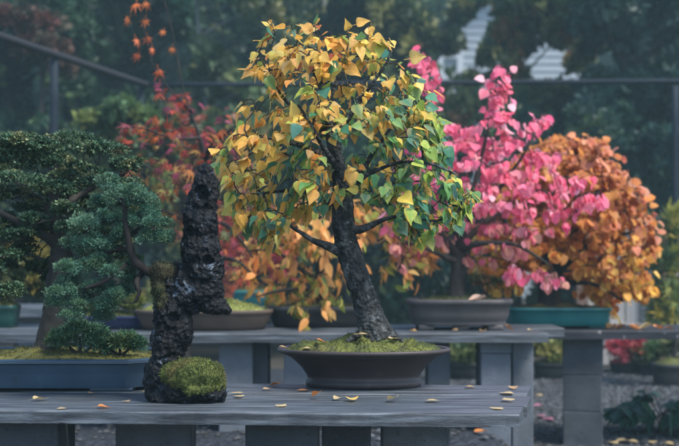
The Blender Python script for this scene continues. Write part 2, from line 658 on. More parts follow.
# ------------------------------------------------------------------ pots and moss
def outline(a, b, n=72, power=2.0, chamfer=0.0, rot=0.0):
    pts = []
    if chamfer > 0:
        c = chamfer
        cor = [(a, -b + c), (a, b - c), (a - c, b), (-a + c, b), (-a, b - c), (-a, -b + c), (-a + c, -b), (a - c, -b)]
        for i in range(8):
            p, q = cor[i], cor[(i + 1) % 8]
            for k in range(9):
                t = (k + .0) / 9
                pts.append((p[0] + (q[0] - p[0]) * t, p[1] + (q[1] - p[1]) * t))
    else:
        for i in range(n):
            t = 2 * math.pi * i / n
            c, s = math.cos(t), math.sin(t)
            pts.append((a * math.copysign(abs(c) ** (2 / power), c), b * math.copysign(abs(s) ** (2 / power), s)))
    if rot:
        cr, sr = math.cos(rot), math.sin(rot)
        pts = [(x * cr - y * sr, x * sr + y * cr) for x, y in pts]
    return pts


def pot_mesh(cx, cy, z0, a, b, prof, **kw):
    """prof: (inset, height) from the outside bottom up over the lip and down inside"""
    V, Fc = [], []
    ch = kw.pop('chamfer', 0)
    n = None
    for ins, h in prof:
        ring = outline(a - ins, b - ins, chamfer=max(ch - ins * .5, .01) if ch else 0, **kw)
        n = len(ring)
        V += [(cx + x, cy + y, z0 + h) for x, y in ring]
    for i in range(len(prof) - 1):
        for k in range(n):
            a_, b_ = i * n + k, i * n + (k + 1) % n
            Fc.append((a_, b_, b_ + n, a_ + n))
    Fc.append(tuple(range(n))[::-1])
    Fc.append(tuple((len(prof) - 1) * n + k for k in range(n)))
    return V, Fc


MOSS_PAL = [(.055, .085, .012), (.10, .12, .018), (.17, .17, .03), (.035, .05, .012)]


def moss_mesh(cx, cy, z, a, b, hgt, bumps=.012, tufts=2500, pal=MOSS_PAL, w=(3, 4, 2, 2), peak=(0, 0), tuft_h=.007, seed=0., **kw):
    """cushion of moss with short fibres; peak shifts the top towards the trunk"""
    V, Fc, C = [], [], []
    rings = 44
    ring0 = outline(a, b, **kw)
    n = len(ring0)

    def height(x, y, t):
        h = hgt * (1 - t ** 2.2)
        h += hgt * .5 * math.exp(-(((x - peak[0]) / (a * .3)) ** 2 + ((y - peak[1]) / (b * .5)) ** 2))
        q = Vector((x * 16 + seed, y * 16, seed))
        h += bumps * (noise.noise(q) * 1.0 + .8 * abs(noise.noise(q * 2.3)) + .4 * noise.noise(q * 5)) * min(1, (1 - t) * 5 + .12)
        return z + h

    pal = np.array(pal)

    def color(x, y):
        t = noise.noise(Vector((x * 13 + seed, y * 13, 3.1))) * .5 + .5 + .25 * noise.noise(Vector((x * 50, y * 50, seed)))
        t = min(max(t, 0), .999) * (len(pal) - 1)
        i = int(t)
        return pal[i] * (1 - (t - i)) + pal[min(i + 1, len(pal) - 1)] * (t - i)
    for r in range(rings + 1):
        t = 1 - r / rings
        for x, y in ring0:
            x, y = x * t, y * t
            V.append((cx + x, cy + y, height(x, y, t)))
            C.append(color(x, y))
    for r in range(rings):
        for k in range(n):
            a_, b_ = r * n + k, r * n + (k + 1) % n
            Fc.append((a_, b_, b_ + n, a_ + n))
    # fibres
    pos, tip, nr = [], [], []
    cl = []
    while len(pos) < tufts:
        i = random.randrange(n)
        t = math.sqrt(random.random()) * .99
        x, y = ring0[i][0] * t, ring0[i][1] * t
        pos.append((cx + x, cy + y, height(x, y, t) - .001))
        tip.append((random.gauss(0, .6), random.gauss(0, .6), 1))
        nr.append((random.gauss(0, 1), -1, random.gauss(0, .3)))
        cl.append(color(x, y) * random.uniform(.8, 1.6))
    lv, lf, lc = leaf_cloud('blade', pos, tip, nr, np.array([tuft_h * random.uniform(.5, 1.4) for _ in pos]), cl, .1)
    b0 = len(V)
    V = np.vstack([np.array(V), lv])
    Fc = Fc + [tuple(i + b0 for i in f) for f in lf]
    C = np.vstack([np.array(C), lc])
    return V, Fc, C


def blob_tufts(clumps, kind, per, size, pal, w, upbias=.35, sub=9, subr=.42, fill=.25, jit=.14, radial=1.0, tone=.35):
    """conifer-like foliage: clumps (Vector, rx, ry, rz) -> lobes -> short sprays pointing outward"""
    pos, tip, nr, cl = [], [], [], []
    pal = np.array(pal, float)
    for (c, rx, ry, rz) in clumps:
        R = np.array([rx, ry, rz])
        lobes = []
        for _ in range(sub):
            u = rng.normal(0, 1, 3)
            u /= np.linalg.norm(u)
            if u[2] < -.5:
                u[2] *= -.5
            lobes.append((np.array(c) + u * R * rng.uniform(.45, .85), R * subr * rng.uniform(.7, 1.25), rng.normal(0, tone * .5)))
        for (lc, lr, tn) in lobes:
            base = pal[rng.choice(len(pal), p=np.array(w) / sum(w))] * (1 + np.clip(tn, -.5, .6))
            m = int(per / sub)
            for _ in range(m):
                u = rng.normal(0, 1, 3)
                u[2] += upbias
                u /= np.linalg.norm(u)
                q = lc + u * lr * (rng.uniform(.80, 1.06) if rng.random() > fill else rng.uniform(.2, .9))
                pos.append(q)
                tip.append(u * radial + np.array([0, 0, .25]) + rng.normal(0, .5, 3))
                nr.append(rng.normal(0, 1, 3) + u * .3)
                cl.append(base * (1 + rng.normal(0, jit)))
    s = size * np.clip(1 + rng.normal(0, .25, len(pos)), .5, 1.7)
    return leaf_cloud(kind, pos, tip, nr, s, np.clip(cl, .003, .8), .2)


# ------------------------------------------------------------------ ground
def gz(x, y):
    """height of the gravel: it rises to the left, under the long middle bench"""
    def ss(a, b, v):
        t = min(max((v - a) / (b - a), 0), 1)
        return t * t * (3 - 2 * t)
    return .20 * (1 - ss(.68, .92, x)) * ss(4.3, 5.0, y) * (1 - ss(5.8, 6.8, y)) * ss(-4, -3, x) + .012 * nz(x * .8, y * .8)


def grid(name, xs, ys, zf, mat, kind='structure'):
    V = [(x, y, zf(x, y)) for y in ys for x in xs]
    nx = len(xs)
    Fc = [(j * nx + i, j * nx + i + 1, (j + 1) * nx + i + 1, (j + 1) * nx + i) for j in range(len(ys) - 1) for i in range(nx - 1)]
    o = mesh(name, V, Fc, mat)
    return tag(o, kind=kind)


grid('ground', np.linspace(-45, 45, 60).tolist(), np.linspace(-12, 48, 50).tolist(), lambda x, y: -.03 + (0 if y < 12 else .04 * nz(x * .4, y * .4)), M['soil'])
grid('gravel_bed', np.linspace(-9, 9, 140).tolist(), np.linspace(-4, 10.4, 120).tolist(), gz, M['gravel'])

# loose stones on the gravel bed, one mass
V, Fc, C = [], [], []
octa = [(1, 0, 0), (-1, 0, 0), (0, 1, 0), (0, -1, 0), (0, 0, 1), (0, 0, -1)]
of = [(0, 2, 4), (2, 1, 4), (1, 3, 4), (3, 0, 4), (2, 0, 5), (1, 2, 5), (3, 1, 5), (0, 3, 5)]
for i in range(15000):
    if i % 5:
        y = random.uniform(5.7, 10.3); x = random.uniform(.7, .36 * y + .2)
    else:
        y = random.uniform(5.0, 8.5); x = random.uniform(-2.4, 1.2)
    s = random.uniform(.010, .022) * (1.25 if random.random() < .1 else 1)
    a = random.uniform(0, 6.28)
    ca, sa = math.cos(a), math.sin(a)
    z = gz(x, y) + s * .25
    t = random.choice([.012, .017, .023, .03, .04, .06]) * random.uniform(.8, 1.2)
    b = len(V)
    for o in octa:
        px, py, pz = [q * s * random.uniform(.7, 1.2) for q in o]
        V.append((x + px * ca - py * sa, y + px * sa + py * ca, z + pz * .65))
        C.append((t, t * 1.12, t * 1.28))
    Fc += [tuple(k + b for k in f) for f in of]
tag(mesh('loose_gravel', V, Fc, M['stones'], smooth=False, colors=np.array(C)), kind='stuff')

# ------------------------------------------------------------------ benches
Z1 = 1 - .367      # near bench top
Z2 = 1 - .3376     # middle bench top
Z3 = .63           # right bench top


def plank(quad, ztop, th, mat, parent, seed):
    """one weathered plank with slightly uneven edges"""
    (x0, y0), (x1, y1), (x2, y2), (x3, y3) = quad  # front-left, front-right, back-right, back-left
    n = 60
    V, Fc = [], []
    prof = [(0, 0, 0), (0, 0, .10), (0, 0, .88), (0, .004, 1.0), (.5, .0, 1.0), (1, -.004, 1.0), (1, 0, .88), (1, 0, .10), (1, 0, 0)]
    for i in range(n + 1):
        t = i / n
        fx, fy, bx, by = x0 + (x1 - x0) * t, y0 + (y1 - y0) * t, x3 + (x2 - x3) * t, y3 + (y2 - y3) * t
        wob = .003 * nz(t * 30, seed) + .002 * nz(t * 90, seed + 3)
        for s, dy, h in prof:
            px, py = fx + (bx - fx) * s, fy + (by - fy) * s
            zz = ztop - th + th * h + (.0012 * nz(t * 25, s * 3 + seed) if h > .5 else 0)
            V.append((px, py + dy + (wob if s == 0 else wob * .5), zz))
    m = len(prof)
    for i in range(n):
        for k in range(m):
            a, b = i * m + k, i * m + (k + 1) % m
            Fc.append((a, a + m, b + m, b))
    Fc.append(tuple(range(m)))
    Fc.append(tuple(n * m + k for k in range(m))[::-1])
    o = mesh('plank', V, Fc, mat, parent, smooth=False)
    return o


def lerp2(a, b, t):
    return (a[0] + (b[0] - a[0]) * t, a[1] + (b[1] - a[1]) * t)


near = thing('plank_bench', (0, 3.0, Z1 - .03), 'low weathered grey plank bench nearest the camera carrying the birch bonsai and black rock', 'bench')
fr = on_plane(519.5, 414.6, Z1); fl = on_plane(0, 410.3, Z1)
br = on_plane(532.5, 385, Z1); bl = on_plane(0, 381.5, Z1)


def extend(a, b, k):
    return (a[0] + (b[0] - a[0]) * k, a[1] + (b[1] - a[1]) * k)


FL, BL = extend(fr, fl, 1.55), extend(br, bl, 1.55)
FR, BR = (fr.x, fr.y), (br.x, br.y)
cuts = [0, .285, .62, 1.0]
for i in range(3):
    t0, t1 = cuts[i] + (.010 if i else 0), cuts[i + 1] - (.014 if i == 0 else .008)
    sh = [0, .008, -.004][i]
    q = [lerp2(FL, BL, t0), lerp2(FR, BR, t0), lerp2(FR, BR, t1), lerp2(FL, BL, t1)]
    q[1] = (q[1][0] + sh, q[1][1]); q[2] = (q[2][0] + sh, q[2][1])
    plank(q, Z1 - [0, .003, .001][i], .031, M['wood'], near, i * 7.3)

mid = thing('plank_bench', (-.5, 5.5, Z2 - .04), 'long grey plank bench in the middle carrying the grey pot of the pink tree', 'bench')
dm0, dm1 = 5.2, 5.86
xr0, xr1 = (548.7 - CX) * dm0 / F, (552 - CX) * dm1 / F
for i, (a, b, ex) in enumerate([(5.2, 5.50, xr0), (5.535, 5.86, xr1)]):
    plank([(-3.6, a), (ex, a), (ex, b), (-3.6, b)], Z2 + (0 if i == 0 else .004), .042, M['wood'], mid, 31 + i * 9)

rightb = thing('plank_bench', (2.2, 6.2, Z3 - .045), 'dark narrow bench board on the right under the teal pot', 'bench')
for i, (a, b) in enumerate([(5.92, 6.2), (6.215, 6.52)]):
    plank([(.86, a), (4.3, a), (4.3, b), (.86, b)], Z3 - .002 * i, .045, M['dark_wood'], rightb, 55 + i * 5)

backb = thing('plank_bench', (-2.0, 8.0, .63), 'far grey bench seen between the trunks at the left, behind the middle bench', 'bench')
plank([(-5.2, 7.8), (-.25, 7.8), (-.25, 8.4), (-5.2, 8.4)], .675, .07, M['wood'], backb, 77)


def block(x, y, z0, sx, sy, sz, label, rot=0.0, chip=0):
    """a concrete block with worn edges and two hollow cores open at the top"""
    o = box_bm(x, y, z0 + sz / 2, sx, sy, sz, .006, rot)
    bmesh.ops.subdivide_edges(o, edges=o.edges[:], cuts=3, use_grid_fill=True)
    for v in o.verts:
        v.co += Vector((nz(v.co.x * 30, v.co.z * 30, chip), nz(v.co.y * 30, v.co.z * 30, chip + 4), 0)) * .0018
    m = MB(); m.bm(o)
    ob = mesh('concrete_block', m.v, m.f, M['concrete_old' if chip in (1, 2, 3, 14, 16, 21, 22, 23) else 'concrete'], smooth=False)
    return tag(ob, label, 'block', 'concrete blocks carrying the benches')


def px_block(pl, pr, d, ztop, z0, depth, label, chip=0, rot=0.0):
    x0, x1 = (pl - CX) * d / F, (pr - CX) * d / F
    block((x0 + x1) / 2, d + depth / 2, z0, x1 - x0, depth, ztop - z0, label, rot, chip)


u1 = Z1 - .0335
# piers of the near bench: two courses each, the lower one below the picture is left out where nothing shows
px_block(245, 318, 2.86, u1, 0, .19, 'rough textured block under the middle front edge of the near bench', 1)
px_block(322, 371, 2.97, u1 - .002, 0, .19, 'dark block set back beside the textured block under the near bench', 2)
px_block(-60, 58, 2.86, u1, 0, .19, 'block under the near bench at the bottom left corner', 3)
px_block(115, 191, 3.12, u1 - .002, 0, .12, 'smooth pale block under the near bench below the black rock', 4)
px_block(382, 450, 3.14, u1 - .002, 0, .14, 'smooth pale block under the near bench below the birch pot, on its right', 5)
# middle bench
u2 = Z2 - .0435
g2 = .0
z_j = u2 - .055


def pier_mid(pl, pr, d, l1, l2, chip, depth=.2):
    px_block(pl - .5, pr + .5, d - .006, u2, z_j + .001, depth + .006, l1, chip)
    px_block(pl, pr, d, z_j - .001, g2 - .02, depth, l2, chip + 1)


pier_mid(481, 511, 5.27, 'thin cap block under the right end of the middle bench, front one', 'tall pale block under the right end of the middle bench, front one', 11)
px_block(512.5, 533.5, 5.45, u2, g2 - .02, .24, 'block behind the front pier at the right end of the middle bench', 13)
px_block(428, 450, 5.3, u2, g2 - .02, .2, 'narrow block under the middle bench just right of the birch pot', 14)
px_block(219, 252, 5.28, u2, g2 - .02, .2, 'broad pale block under the middle bench right of the mossy stone', 15)
px_block(253.5, 268, 5.36, u2, g2 - .02, .2, 'darker narrow block under the middle bench right of the mossy stone', 16)
px_block(284, 318, 5.3, u2, g2 - .02, .2, 'pale block under the middle bench half hidden by the left side of the birch pot', 17)
# right bench: a stack of three
h3 = (Z3 - .0475) / 3
for k, lab in enumerate(['lowest block of the three stacked under the right bench', 'middle block of the three stacked under the right bench',
                         'topmost block of the three stacked under the right bench']):
    px_block(567 + [0, .6, -.4][k], 605.5 + [.4, 0, .8][k], 6.0 + .004 * k, h3 * (k + 1) - .001, h3 * k + (0 if k else -.02), .2, lab, 21 + k, -.2 + [.02, -.03, .01][k])
px_block(18, 43, 8.0, .603, -.02, .3, 'pale block pier under the far bench at the left', 27)

# ------------------------------------------------------------------ 1. birch bonsai in the brown oval pot
bc = Vector(((363.5 - CX) * 3.3 / F, 3.3, Z1))
birch = thing('birch_bonsai', bc, 'yellow and green leaved birch bonsai with rough dark trunk in a wide brown oval pot', 'bonsai')
prof = [(.088, .0), (.084, .003), (.084, .018), (.090, .021), (.086, .034), (.070, .058), (.044, .082), (.020, .096), (.006, .099), (.0, .102), (.0, .109), (.003, .112),
        (.010, .112), (.014, .108), (.018, .095), (.03, .09)]
v, f = pot_mesh(bc.x, bc.y, Z1, .252, .178, prof, n=96, power=2.05)
mesh('pot', v, f, M['brown_clay'], birch)
tx = (373 - CX) * 3.3 / F - bc.x
v, f, c = moss_mesh(bc.x, bc.y, Z1 + .097, .238, .164, 0.03, .022, 17000, peak=(tx - .0, 0), n=96, power=2.05, seed=2.2, tuft_h=.0048,
                    pal=[(.03, .045, .012), (.035, .05, .014), (.10, .115, .022), (.04, .045, .016), (.17, .165, .04)])
mesh('moss', v, f, M['moss'], birch, colors=c)

D = 3.3
S = D / F  # metres per px there


def pl(lst, d=D, dz=None):
    """list of (px, py, width px, depth offset) -> (Vector, radius)"""
    return [(P(a[0], a[1], d) + Vector((0, a[3] if len(a) > 3 else 0, 0)), a[2] * .5 * d / F) for a in lst]


sk = Skeleton()
limbs = [
    [(376, 339, 46), (374.5, 332, 35), (371, 318, 27.5), (365, 300, 25), (358, 280, 24), (351, 258, 24.5), (346, 240, 22.5), (343, 220, 21.5), (343, 200, 20.5), (341, 180, 17.5),
     (337, 160, 14.5), (334, 140, 12.5), (330, 118, 10), (325, 97, 7.5), (318, 78, 5.5), (310, 60, 4), (304, 45, 2.6)],
    [(346, 254, 14), (337, 250, 11, -.005), (325, 245, 8, -.02), (312, 240, 5.4, -.03), (300, 232, 4, -.05), (286, 224, 3.4, -.06), (270, 216, 2.2, -.07)],
    [(345, 226, 13), (357, 230, 9.5, -.01), (368, 227, 7.2, -.03), (381, 221, 5, -.05), (398, 217, 3.4, -.06), (415, 220, 2.4, -.07), (435, 222, 2, -.08)],
    [(343, 205, 13), (352, 190, 8, .03), (362, 172, 6, .06), (374, 150, 4.6, .09), (388, 130, 3.2, .1), (402, 112, 2.2, .12)],
    [(339, 168, 10), (325, 158, 7, -.03), (310, 150, 5.5, -.06), (292, 146, 4.2, -.08), (272, 142, 3, -.1), (250, 140, 2, -.1)],
    [(335, 143, 9), (345, 125, 6, -.03), (357, 108, 4.5, -.06), (370, 90, 3.5, -.08), (384, 70, 2.6, -.09), (392, 52, 2, -.1)],
    [(333, 138, 8), (318, 125, 6, .04), (302, 112, 5, .06), (285, 98, 3.6, .05), (272, 80, 2.6, .04), (262, 60, 2, .03)],
    [(327, 104, 6), (335, 85, 4, .03), (345, 62, 3, .05), (352, 44, 2.2, .05)],
    [(345, 215, 10), (330, 200, 6, .05), (312, 192, 5, .09), (290, 188, 3.6, .12), (262, 190, 2.4, .14)],
    [(342, 195, 9), (358, 182, 5, -.05), (378, 172, 3.8, -.1), (400, 166, 2.8, -.13), (425, 168, 2.6, -.15), (450, 178, 2, -.16)],
    [(340, 180, 9), (334, 165, 6, -.06), (322, 148, 4.5, -.11), (312, 130, 3.4, -.14), (300, 112, 2.4, -.16)],
]
TV, TF = [], []
for k, L in enumerate(limbs):
    pts = pl(L)
    path = sk.limb(pts)
    if k == 0:
        big = smooth_path(pts, 240)
        tube(big, 44, TV, TF, amp=.0052, freq=62, seed=1.3, zs=.38)
    else:
        tube(smooth_path(pts, 40), 10, TV, TF, amp=.0012, freq=60, seed=k)
# surface roots gripping the soil
for a0, ln in ((-2.6, .075), (-.5, .07), (.35, .06), (2.4, .06), (-1.5, .06)):
    b0 = P(375, 333, D)
    q = [(b0 + Vector((math.cos(a0) * .03, math.sin(a0) * .03, .018)), .017), (b0 + Vector((math.cos(a0) * .055, math.sin(a0) * .05, -.003)), .012),
         (b0 + Vector((math.cos(a0) * ln * 1.3, math.sin(a0) * ln, -.022)), .006)]
    tube(smooth_path(q, 12), 10, TV, TF, amp=.002, freq=50, seed=a0)
mesh('trunk', TV, TF, M['bark'], birch)

poly = [(265, 20), (283, 28), (303, 22), (325, 30), (352, 32), (372, 36), (382, 46), (392, 66), (408, 80), (434, 102), (446, 118), (436, 134), (452, 160), (472, 185), (466, 205), (448, 222),
        (425, 235), (400, 226), (385, 205), (362, 205), (352, 180), (338, 200), (325, 215), (305, 235), (285, 232), (262, 240), (243, 228), (232, 200), (222, 165), (217, 148),
        (238, 140), (236, 112), (250, 102), (268, 100), (266, 84), (250, 68), (262, 52), (272, 40)]
att = fill_poly(poly, 430, D, .20, mind=.01)
for lob, k in (([(440, 160), (470, 180), (476, 200), (455, 222), (430, 236), (400, 228), (385, 205), (410, 175)], 46), ([(232, 195), (262, 190), (300, 225), (290, 238), (262, 244), (242, 232)], 30),
               ([(392, 70), (418, 88), (445, 118), (438, 135), (450, 158), (425, 150), (405, 105)], 30)):
    att += fill_poly(lob, k, D, .13, mind=.01)
for q in [(268, 22, 0), (270, 20, .03), (246, 100, 0), (222, 150, -.05), (222, 152, .05), (240, 105, .02), (258, 68, -.02), (272, 238, -.03), (247, 220, 0), (385, 44, 0), (372, 38, .03),
          (300, 24, 0), (318, 30, -.04), (352, 30, -.03), (470, 190, -.05), (462, 210, -.04), (418, 236, -.06), (436, 225, -.1), (366, 22, .0), (405, 60, 0), (430, 90, 0)]:
    att.append(P(q[0], q[1], D) + Vector((0, q[2], 0)))
start = 60
ends = sk.grow(att, .022, .13, .18, minidx=start)
sk.finish(.0013, 2.5, .0085)
v, f = sk.mesh(5)
mesh('branches', v, f, M['bark_dark'], birch)


def birch_col(pos):
    x, y = to_px(pos)
    n = len(x)
    g = np.clip(.52 + (x - 345) / 280 + (y - 150) / 420, .16, .82)
    g += .22 * ((x < 300) & (y > 95) & (y < 200)) * (rng.random(n) < .5)
    yel = pick([(.80, .45, .09), (.80, .50, .13), (.72, .34, .08), (.62, .50, .12), (.84, .52, .20)], [4, 3, 2, 2, 1], n)
    grn = pick([(.08, .25, .15), (.14, .31, .10), (.28, .40, .08), (.42, .47, .10), (.08, .24, .19)], [3, 2, 2, 2, 2], n)
    m = (rng.random(n) < g)[:, None]
    c = np.where(m, grn, yel)
    red = (rng.random(n) < .02) & (y < 70)
    c[red] = (.35, .10, .05)
    return c


v, f, c = leaves_on(sk, ends, 4.8, 'birch', .0292, P(342, 165, D), birch_col, hang=.95, upn=.35, back=5, sz_var=.34)
mesh('crown', v, f, M['leaf'], birch, colors=c)

# ------------------------------------------------------------------ 2. pink katsura in the grey pot
D2 = 5.5
kc = Vector(((459 - CX) * D2 / F, D2 + .02, Z2 + .002))
pink = thing('katsura_bonsai', kc, 'bright pink leaved bonsai in a grey brown rounded pot behind the birch', 'bonsai')
prof = [(.045, .022), (.028, .024), (.026, .030), (.028, .040), (.022, .046), (.012, .075), (.008, .118), (.0, .121), (-.006, .128), (-.006, .142), (-.001, .147), (.014, .147), (.02, .142), (.022, .12)]
v, f = pot_mesh(kc.x, kc.y, kc.z, .253, .165, prof, n=80, power=3.2)
pp = mesh('pot', v, f, M['grey_clay'], pink)
for sx, sy in ((-1, -1), (1, -1), (-1, 1), (1, 1), (0, -1)):
    m = MB(); m.bm(box_bm(kc.x + sx * .165, kc.y + sy * .095, kc.z + .0125, .075, .045, .025, .007))
    mesh('foot', m.v, m.f, M['grey_clay'], pp)
v, f, c = moss_mesh(kc.x, kc.y, kc.z + .125, .233, .145, .03, .012, 1800, n=72, power=3.2, seed=5., tuft_h=.012, pal=[(.02, .028, .012), (.05, .06, .02), (.08, .08, .03)])
mesh('moss', v, f, M['moss'], pink, colors=c)
sk = Skeleton()
limbs = [
    [(456, 298, 20), (457, 285, 15), (458, 270, 14), (459, 257, 14), (461, 245, 10), (464, 225, 7), (470, 200, 5), (478, 170, 4), (487, 135, 3), (494, 100, 2), (497, 80, 1.4)],
    [(458, 258, 11), (449, 245, 8, -.03), (437, 230, 6, -.06), (424, 215, 4.5, -.08), (412, 200, 3, -.1), (402, 180, 2, -.1)],
    [(459, 255, 11), (468, 240, 8, .04), (482, 226, 6, .08), (500, 214, 4.5, .12), (520, 205, 3.4, .14), (550, 198, 2.2, .14)],
    [(460, 250, 9), (472, 245, 7, -.06), (488, 243, 5, -.1), (510, 245, 4, -.14), (530, 256, 2.6, -.16), (545, 266, 1.8, -.16)],
    [(462, 240, 8), (452, 220, 6, .06), (444, 195, 4.6, .1), (438, 165, 3.5, .12), (432, 130, 2.4, .12), (428, 90, 1.6, .1)],
    [(458, 262, 9), (446, 258, 6, -.05), (432, 252, 4, -.1), (415, 245, 3, -.12), (398, 240, 2, -.12)],
    [(465, 222, 7), (482, 205, 5, -.05), (500, 185, 4, -.08), (518, 160, 3, -.1), (532, 135, 2, -.1)],
]
TV, TF = [], []
for k, L in enumerate(limbs):
    pts = pl(L, D2)
    sk.limb(pts)
    tube(smooth_path(pts, 60 if k == 0 else 30), 12 if k == 0 else 8, TV, TF, amp=.004 if k == 0 else .002, freq=30, seed=k)
mesh('trunk', TV, TF, M['bark_grey'], pink)
poly = [(408, 150), (414, 118), (425, 100), (440, 112), (458, 122), (474, 118), (486, 112), (492, 84), (498, 70), (503, 88), (507, 118), (520, 122), (540, 110), (545, 122), (532, 138), (548, 155), (575, 172),
        (597, 196), (592, 210), (572, 218), (556, 228), (535, 236), (515, 242), (498, 236), (480, 222), (462, 216), (446, 218), (430, 240), (405, 250), (392, 240), (385, 215), (392, 180)]
att = fill_poly(poly, 430, D2, .40, mind=.02)
att += fill_poly([(392, 212), (525, 210), (522, 248), (470, 256), (398, 260)], 60, D2 + .1, .34, mind=.02)
for a_ in att:
    a_.z = round((a_.z + .12 * a_.x) / .085) * .085 - .12 * a_.x + random.gauss(0, .013)
for q in [(420, 54), (428, 52), (424, 64), (430, 62), (433, 74), (438, 80), (426, 82), (420, 68), (436, 90), (442, 98), (495, 66), (502, 68), (493, 78), (489, 82), (503, 78), (499, 92), (494, 98), (485, 100), (543, 116), (536, 110), (421, 50), (426, 58), (423, 76), (426, 88), (432, 96), (438, 84), (424, 56), (427, 68), (436, 72), (429, 82), (434, 90), (497, 70), (500, 84), (488, 90), (508, 95), (538, 113), (532, 118), (525, 125), (596, 200), (590, 205), (503, 272), (515, 274),
          (528, 271), (540, 274), (550, 277), (556, 280), (510, 266), (520, 268), (533, 267), (545, 271), (553, 275), (502, 266), (512, 274), (560, 280), (537, 276), (508, 262), (490, 258), (480, 255), (415, 255), (405, 262), (400, 258)]:
    att.append(P(q[0], q[1], D2) + Vector((0, random.uniform(-.15, .0), 0)))
ends = sk.grow(att, .035, .12, .12, minidx=14)
sk.finish(.0016, 2.5, .01)
v, f = sk.mesh(5)
mesh('branches', v, f, M['bark_dark'], pink)


def pink_col(pos):
    x, y = to_px(pos)
    n = len(x)
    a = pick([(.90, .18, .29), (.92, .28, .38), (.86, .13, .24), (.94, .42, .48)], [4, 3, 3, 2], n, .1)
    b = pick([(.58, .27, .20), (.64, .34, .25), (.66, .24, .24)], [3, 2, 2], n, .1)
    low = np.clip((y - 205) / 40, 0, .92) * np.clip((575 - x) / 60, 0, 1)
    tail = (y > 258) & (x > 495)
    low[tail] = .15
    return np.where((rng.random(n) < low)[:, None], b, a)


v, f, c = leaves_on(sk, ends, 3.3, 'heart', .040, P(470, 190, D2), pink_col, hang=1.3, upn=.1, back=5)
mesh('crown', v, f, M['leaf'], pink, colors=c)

# little heath-like shrub sharing the grey pot
hc = [(P(485, 285, 5.46), .05, .05, .035), (P(478, 281, 5.5), .035, .04, .03), (P(494, 284, 5.48), .035, .04, .03)]
v, f, c = blob_tufts(hc, 'blade', 700, .018, [(.07, .085, .03), (.11, .10, .04), (.16, .09, .04)], (3, 3, 1), upbias=1.2)
hs = thing('heath_shrub', P(485, 297, 5.46), 'tiny wiry olive shrub growing at the right end of the grey pot', 'shrub')
mesh('foliage', v, f, M['needle'], hs, colors=c)
TV, TF = [], []
for dx in (-10, -3, 4, 9):
    tube(smooth_path([(P(484, 298, 5.46), .004), (P(485 + dx * .5, 290, 5.46), .003), (P(485 + dx, 281, 5.46), .0015)], 8), 6, TV, TF)
mesh('stem', TV, TF, M['bark_dark'], hs)

# ------------------------------------------------------------------ 3. orange tree in the teal pot
D3 = 6.25
oc = Vector(((556 - CX) * D3 / F, D3, Z3))
orange = thing('katsura_bonsai', oc, 'broad domed bonsai of rounded orange leaves in a teal glazed pot', 'bonsai')
prof = [(.035, .012), (.022, .012), (.018, .018), (.012, .05), (.006, .088), (.004, .092), (-.004, .096), (-.004, .108), (0, .112), (.018, .112), (.022, .106), (.024, .09)]
v, f = pot_mesh(oc.x, oc.y, Z3, .285, .17, prof, n=88, power=6)
pp = mesh('pot', v, f, M['teal_glaze'], orange)
for sx, sy in ((-1, -1), (1, -1), (-1, 1), (1, 1)):
    m = MB(); m.bm(box_bm(oc.x + sx * .2, oc.y + sy * .1, Z3 + .007, .08, .05, .014, .003))
    mesh('foot', m.v, m.f, M['teal_glaze'], pp)
v, f, c = moss_mesh(oc.x, oc.y, Z3 + .095, .262, .148, .025, .012, 1200, n=72, power=6, seed=8., tuft_h=.012, pal=[(.02, .022, .012), (.05, .05, .02), (.09, .07, .03)])
mesh('moss', v, f, M['moss'], orange, colors=c)
sk = Skeleton()
limbs = [
    [(549, 309, 30), (549, 300, 24), (548, 285, 21), (549, 270, 18), (552, 250, 12), (556, 225, 8), (562, 195, 5), (568, 165, 3)],
    [(548, 284, 14), (536, 268, 9, -.05), (522, 250, 6, -.1), (508, 235, 4, -.12), (496, 215, 2.4, -.14)],
    [(549, 280, 14), (563, 264, 9, -.05), (582, 248, 6, -.1), (604, 238, 4, -.14), (628, 232, 2.4, -.14)],
    [(550, 276, 11), (568, 272, 7, .1), (590, 275, 5, .15), (612, 282, 3, .18), (630, 288, 2, .18)],
    [(552, 252, 9), (570, 232, 6, .08), (592, 208, 4, .12), (612, 185, 2.6, .14)],
    [(551, 256, 9), (538, 236, 6, .08), (526, 210, 4, .12), (518, 185, 2.6, .14)],
    [(549, 285, 10), (566, 282, 6, -.15), (590, 285, 4, -.22), (612, 300, 2.4, -.25)],
]
TV, TF = [], []
for k, L in enumerate(limbs):
    pts = pl(L, D3)
    sk.limb(pts)
    tube(smooth_path(pts, 50 if k == 0 else 26), 12 if k == 0 else 8, TV, TF, amp=.005 if k == 0 else .002, freq=26, seed=k)
mesh('trunk', TV, TF, M['bark_dark'], orange)
poly = [(486, 215), (502, 180), (530, 150), (552, 140), (575, 138), (597, 143), (608, 165), (615, 178), (632, 192), (640, 215), (650, 228), (648, 250), (640, 268), (642, 285), (625, 295),
        (612, 314), (602, 300), (590, 292), (572, 272), (560, 262), (540, 262), (520, 275), (505, 292), (488, 285), (478, 262), (480, 230)]
att = fill_poly(poly, 800, D3, .46, mind=.02)
att += fill_poly([(515, 165), (532, 147), (552, 139), (580, 136), (600, 143), (620, 165), (634, 190), (620, 205), (590, 170), (540, 170)], 90, D3, .3, mind=.02)
for q in [(612, 312), (606, 303), (640, 288), (648, 236), (634, 292), (598, 145), (575, 140), (500, 290), (515, 285), (508, 298), (492, 275)]:
    att.append(P(q[0], q[1], D3) + Vector((0, random.uniform(-.25, 0), 0)))
ends = sk.grow(att, .045, .12, .12, minidx=12)
sk.finish(.002, 2.5, .012)
v, f = sk.mesh(5)
mesh('branches', v, f, M['bark_dark'], orange)


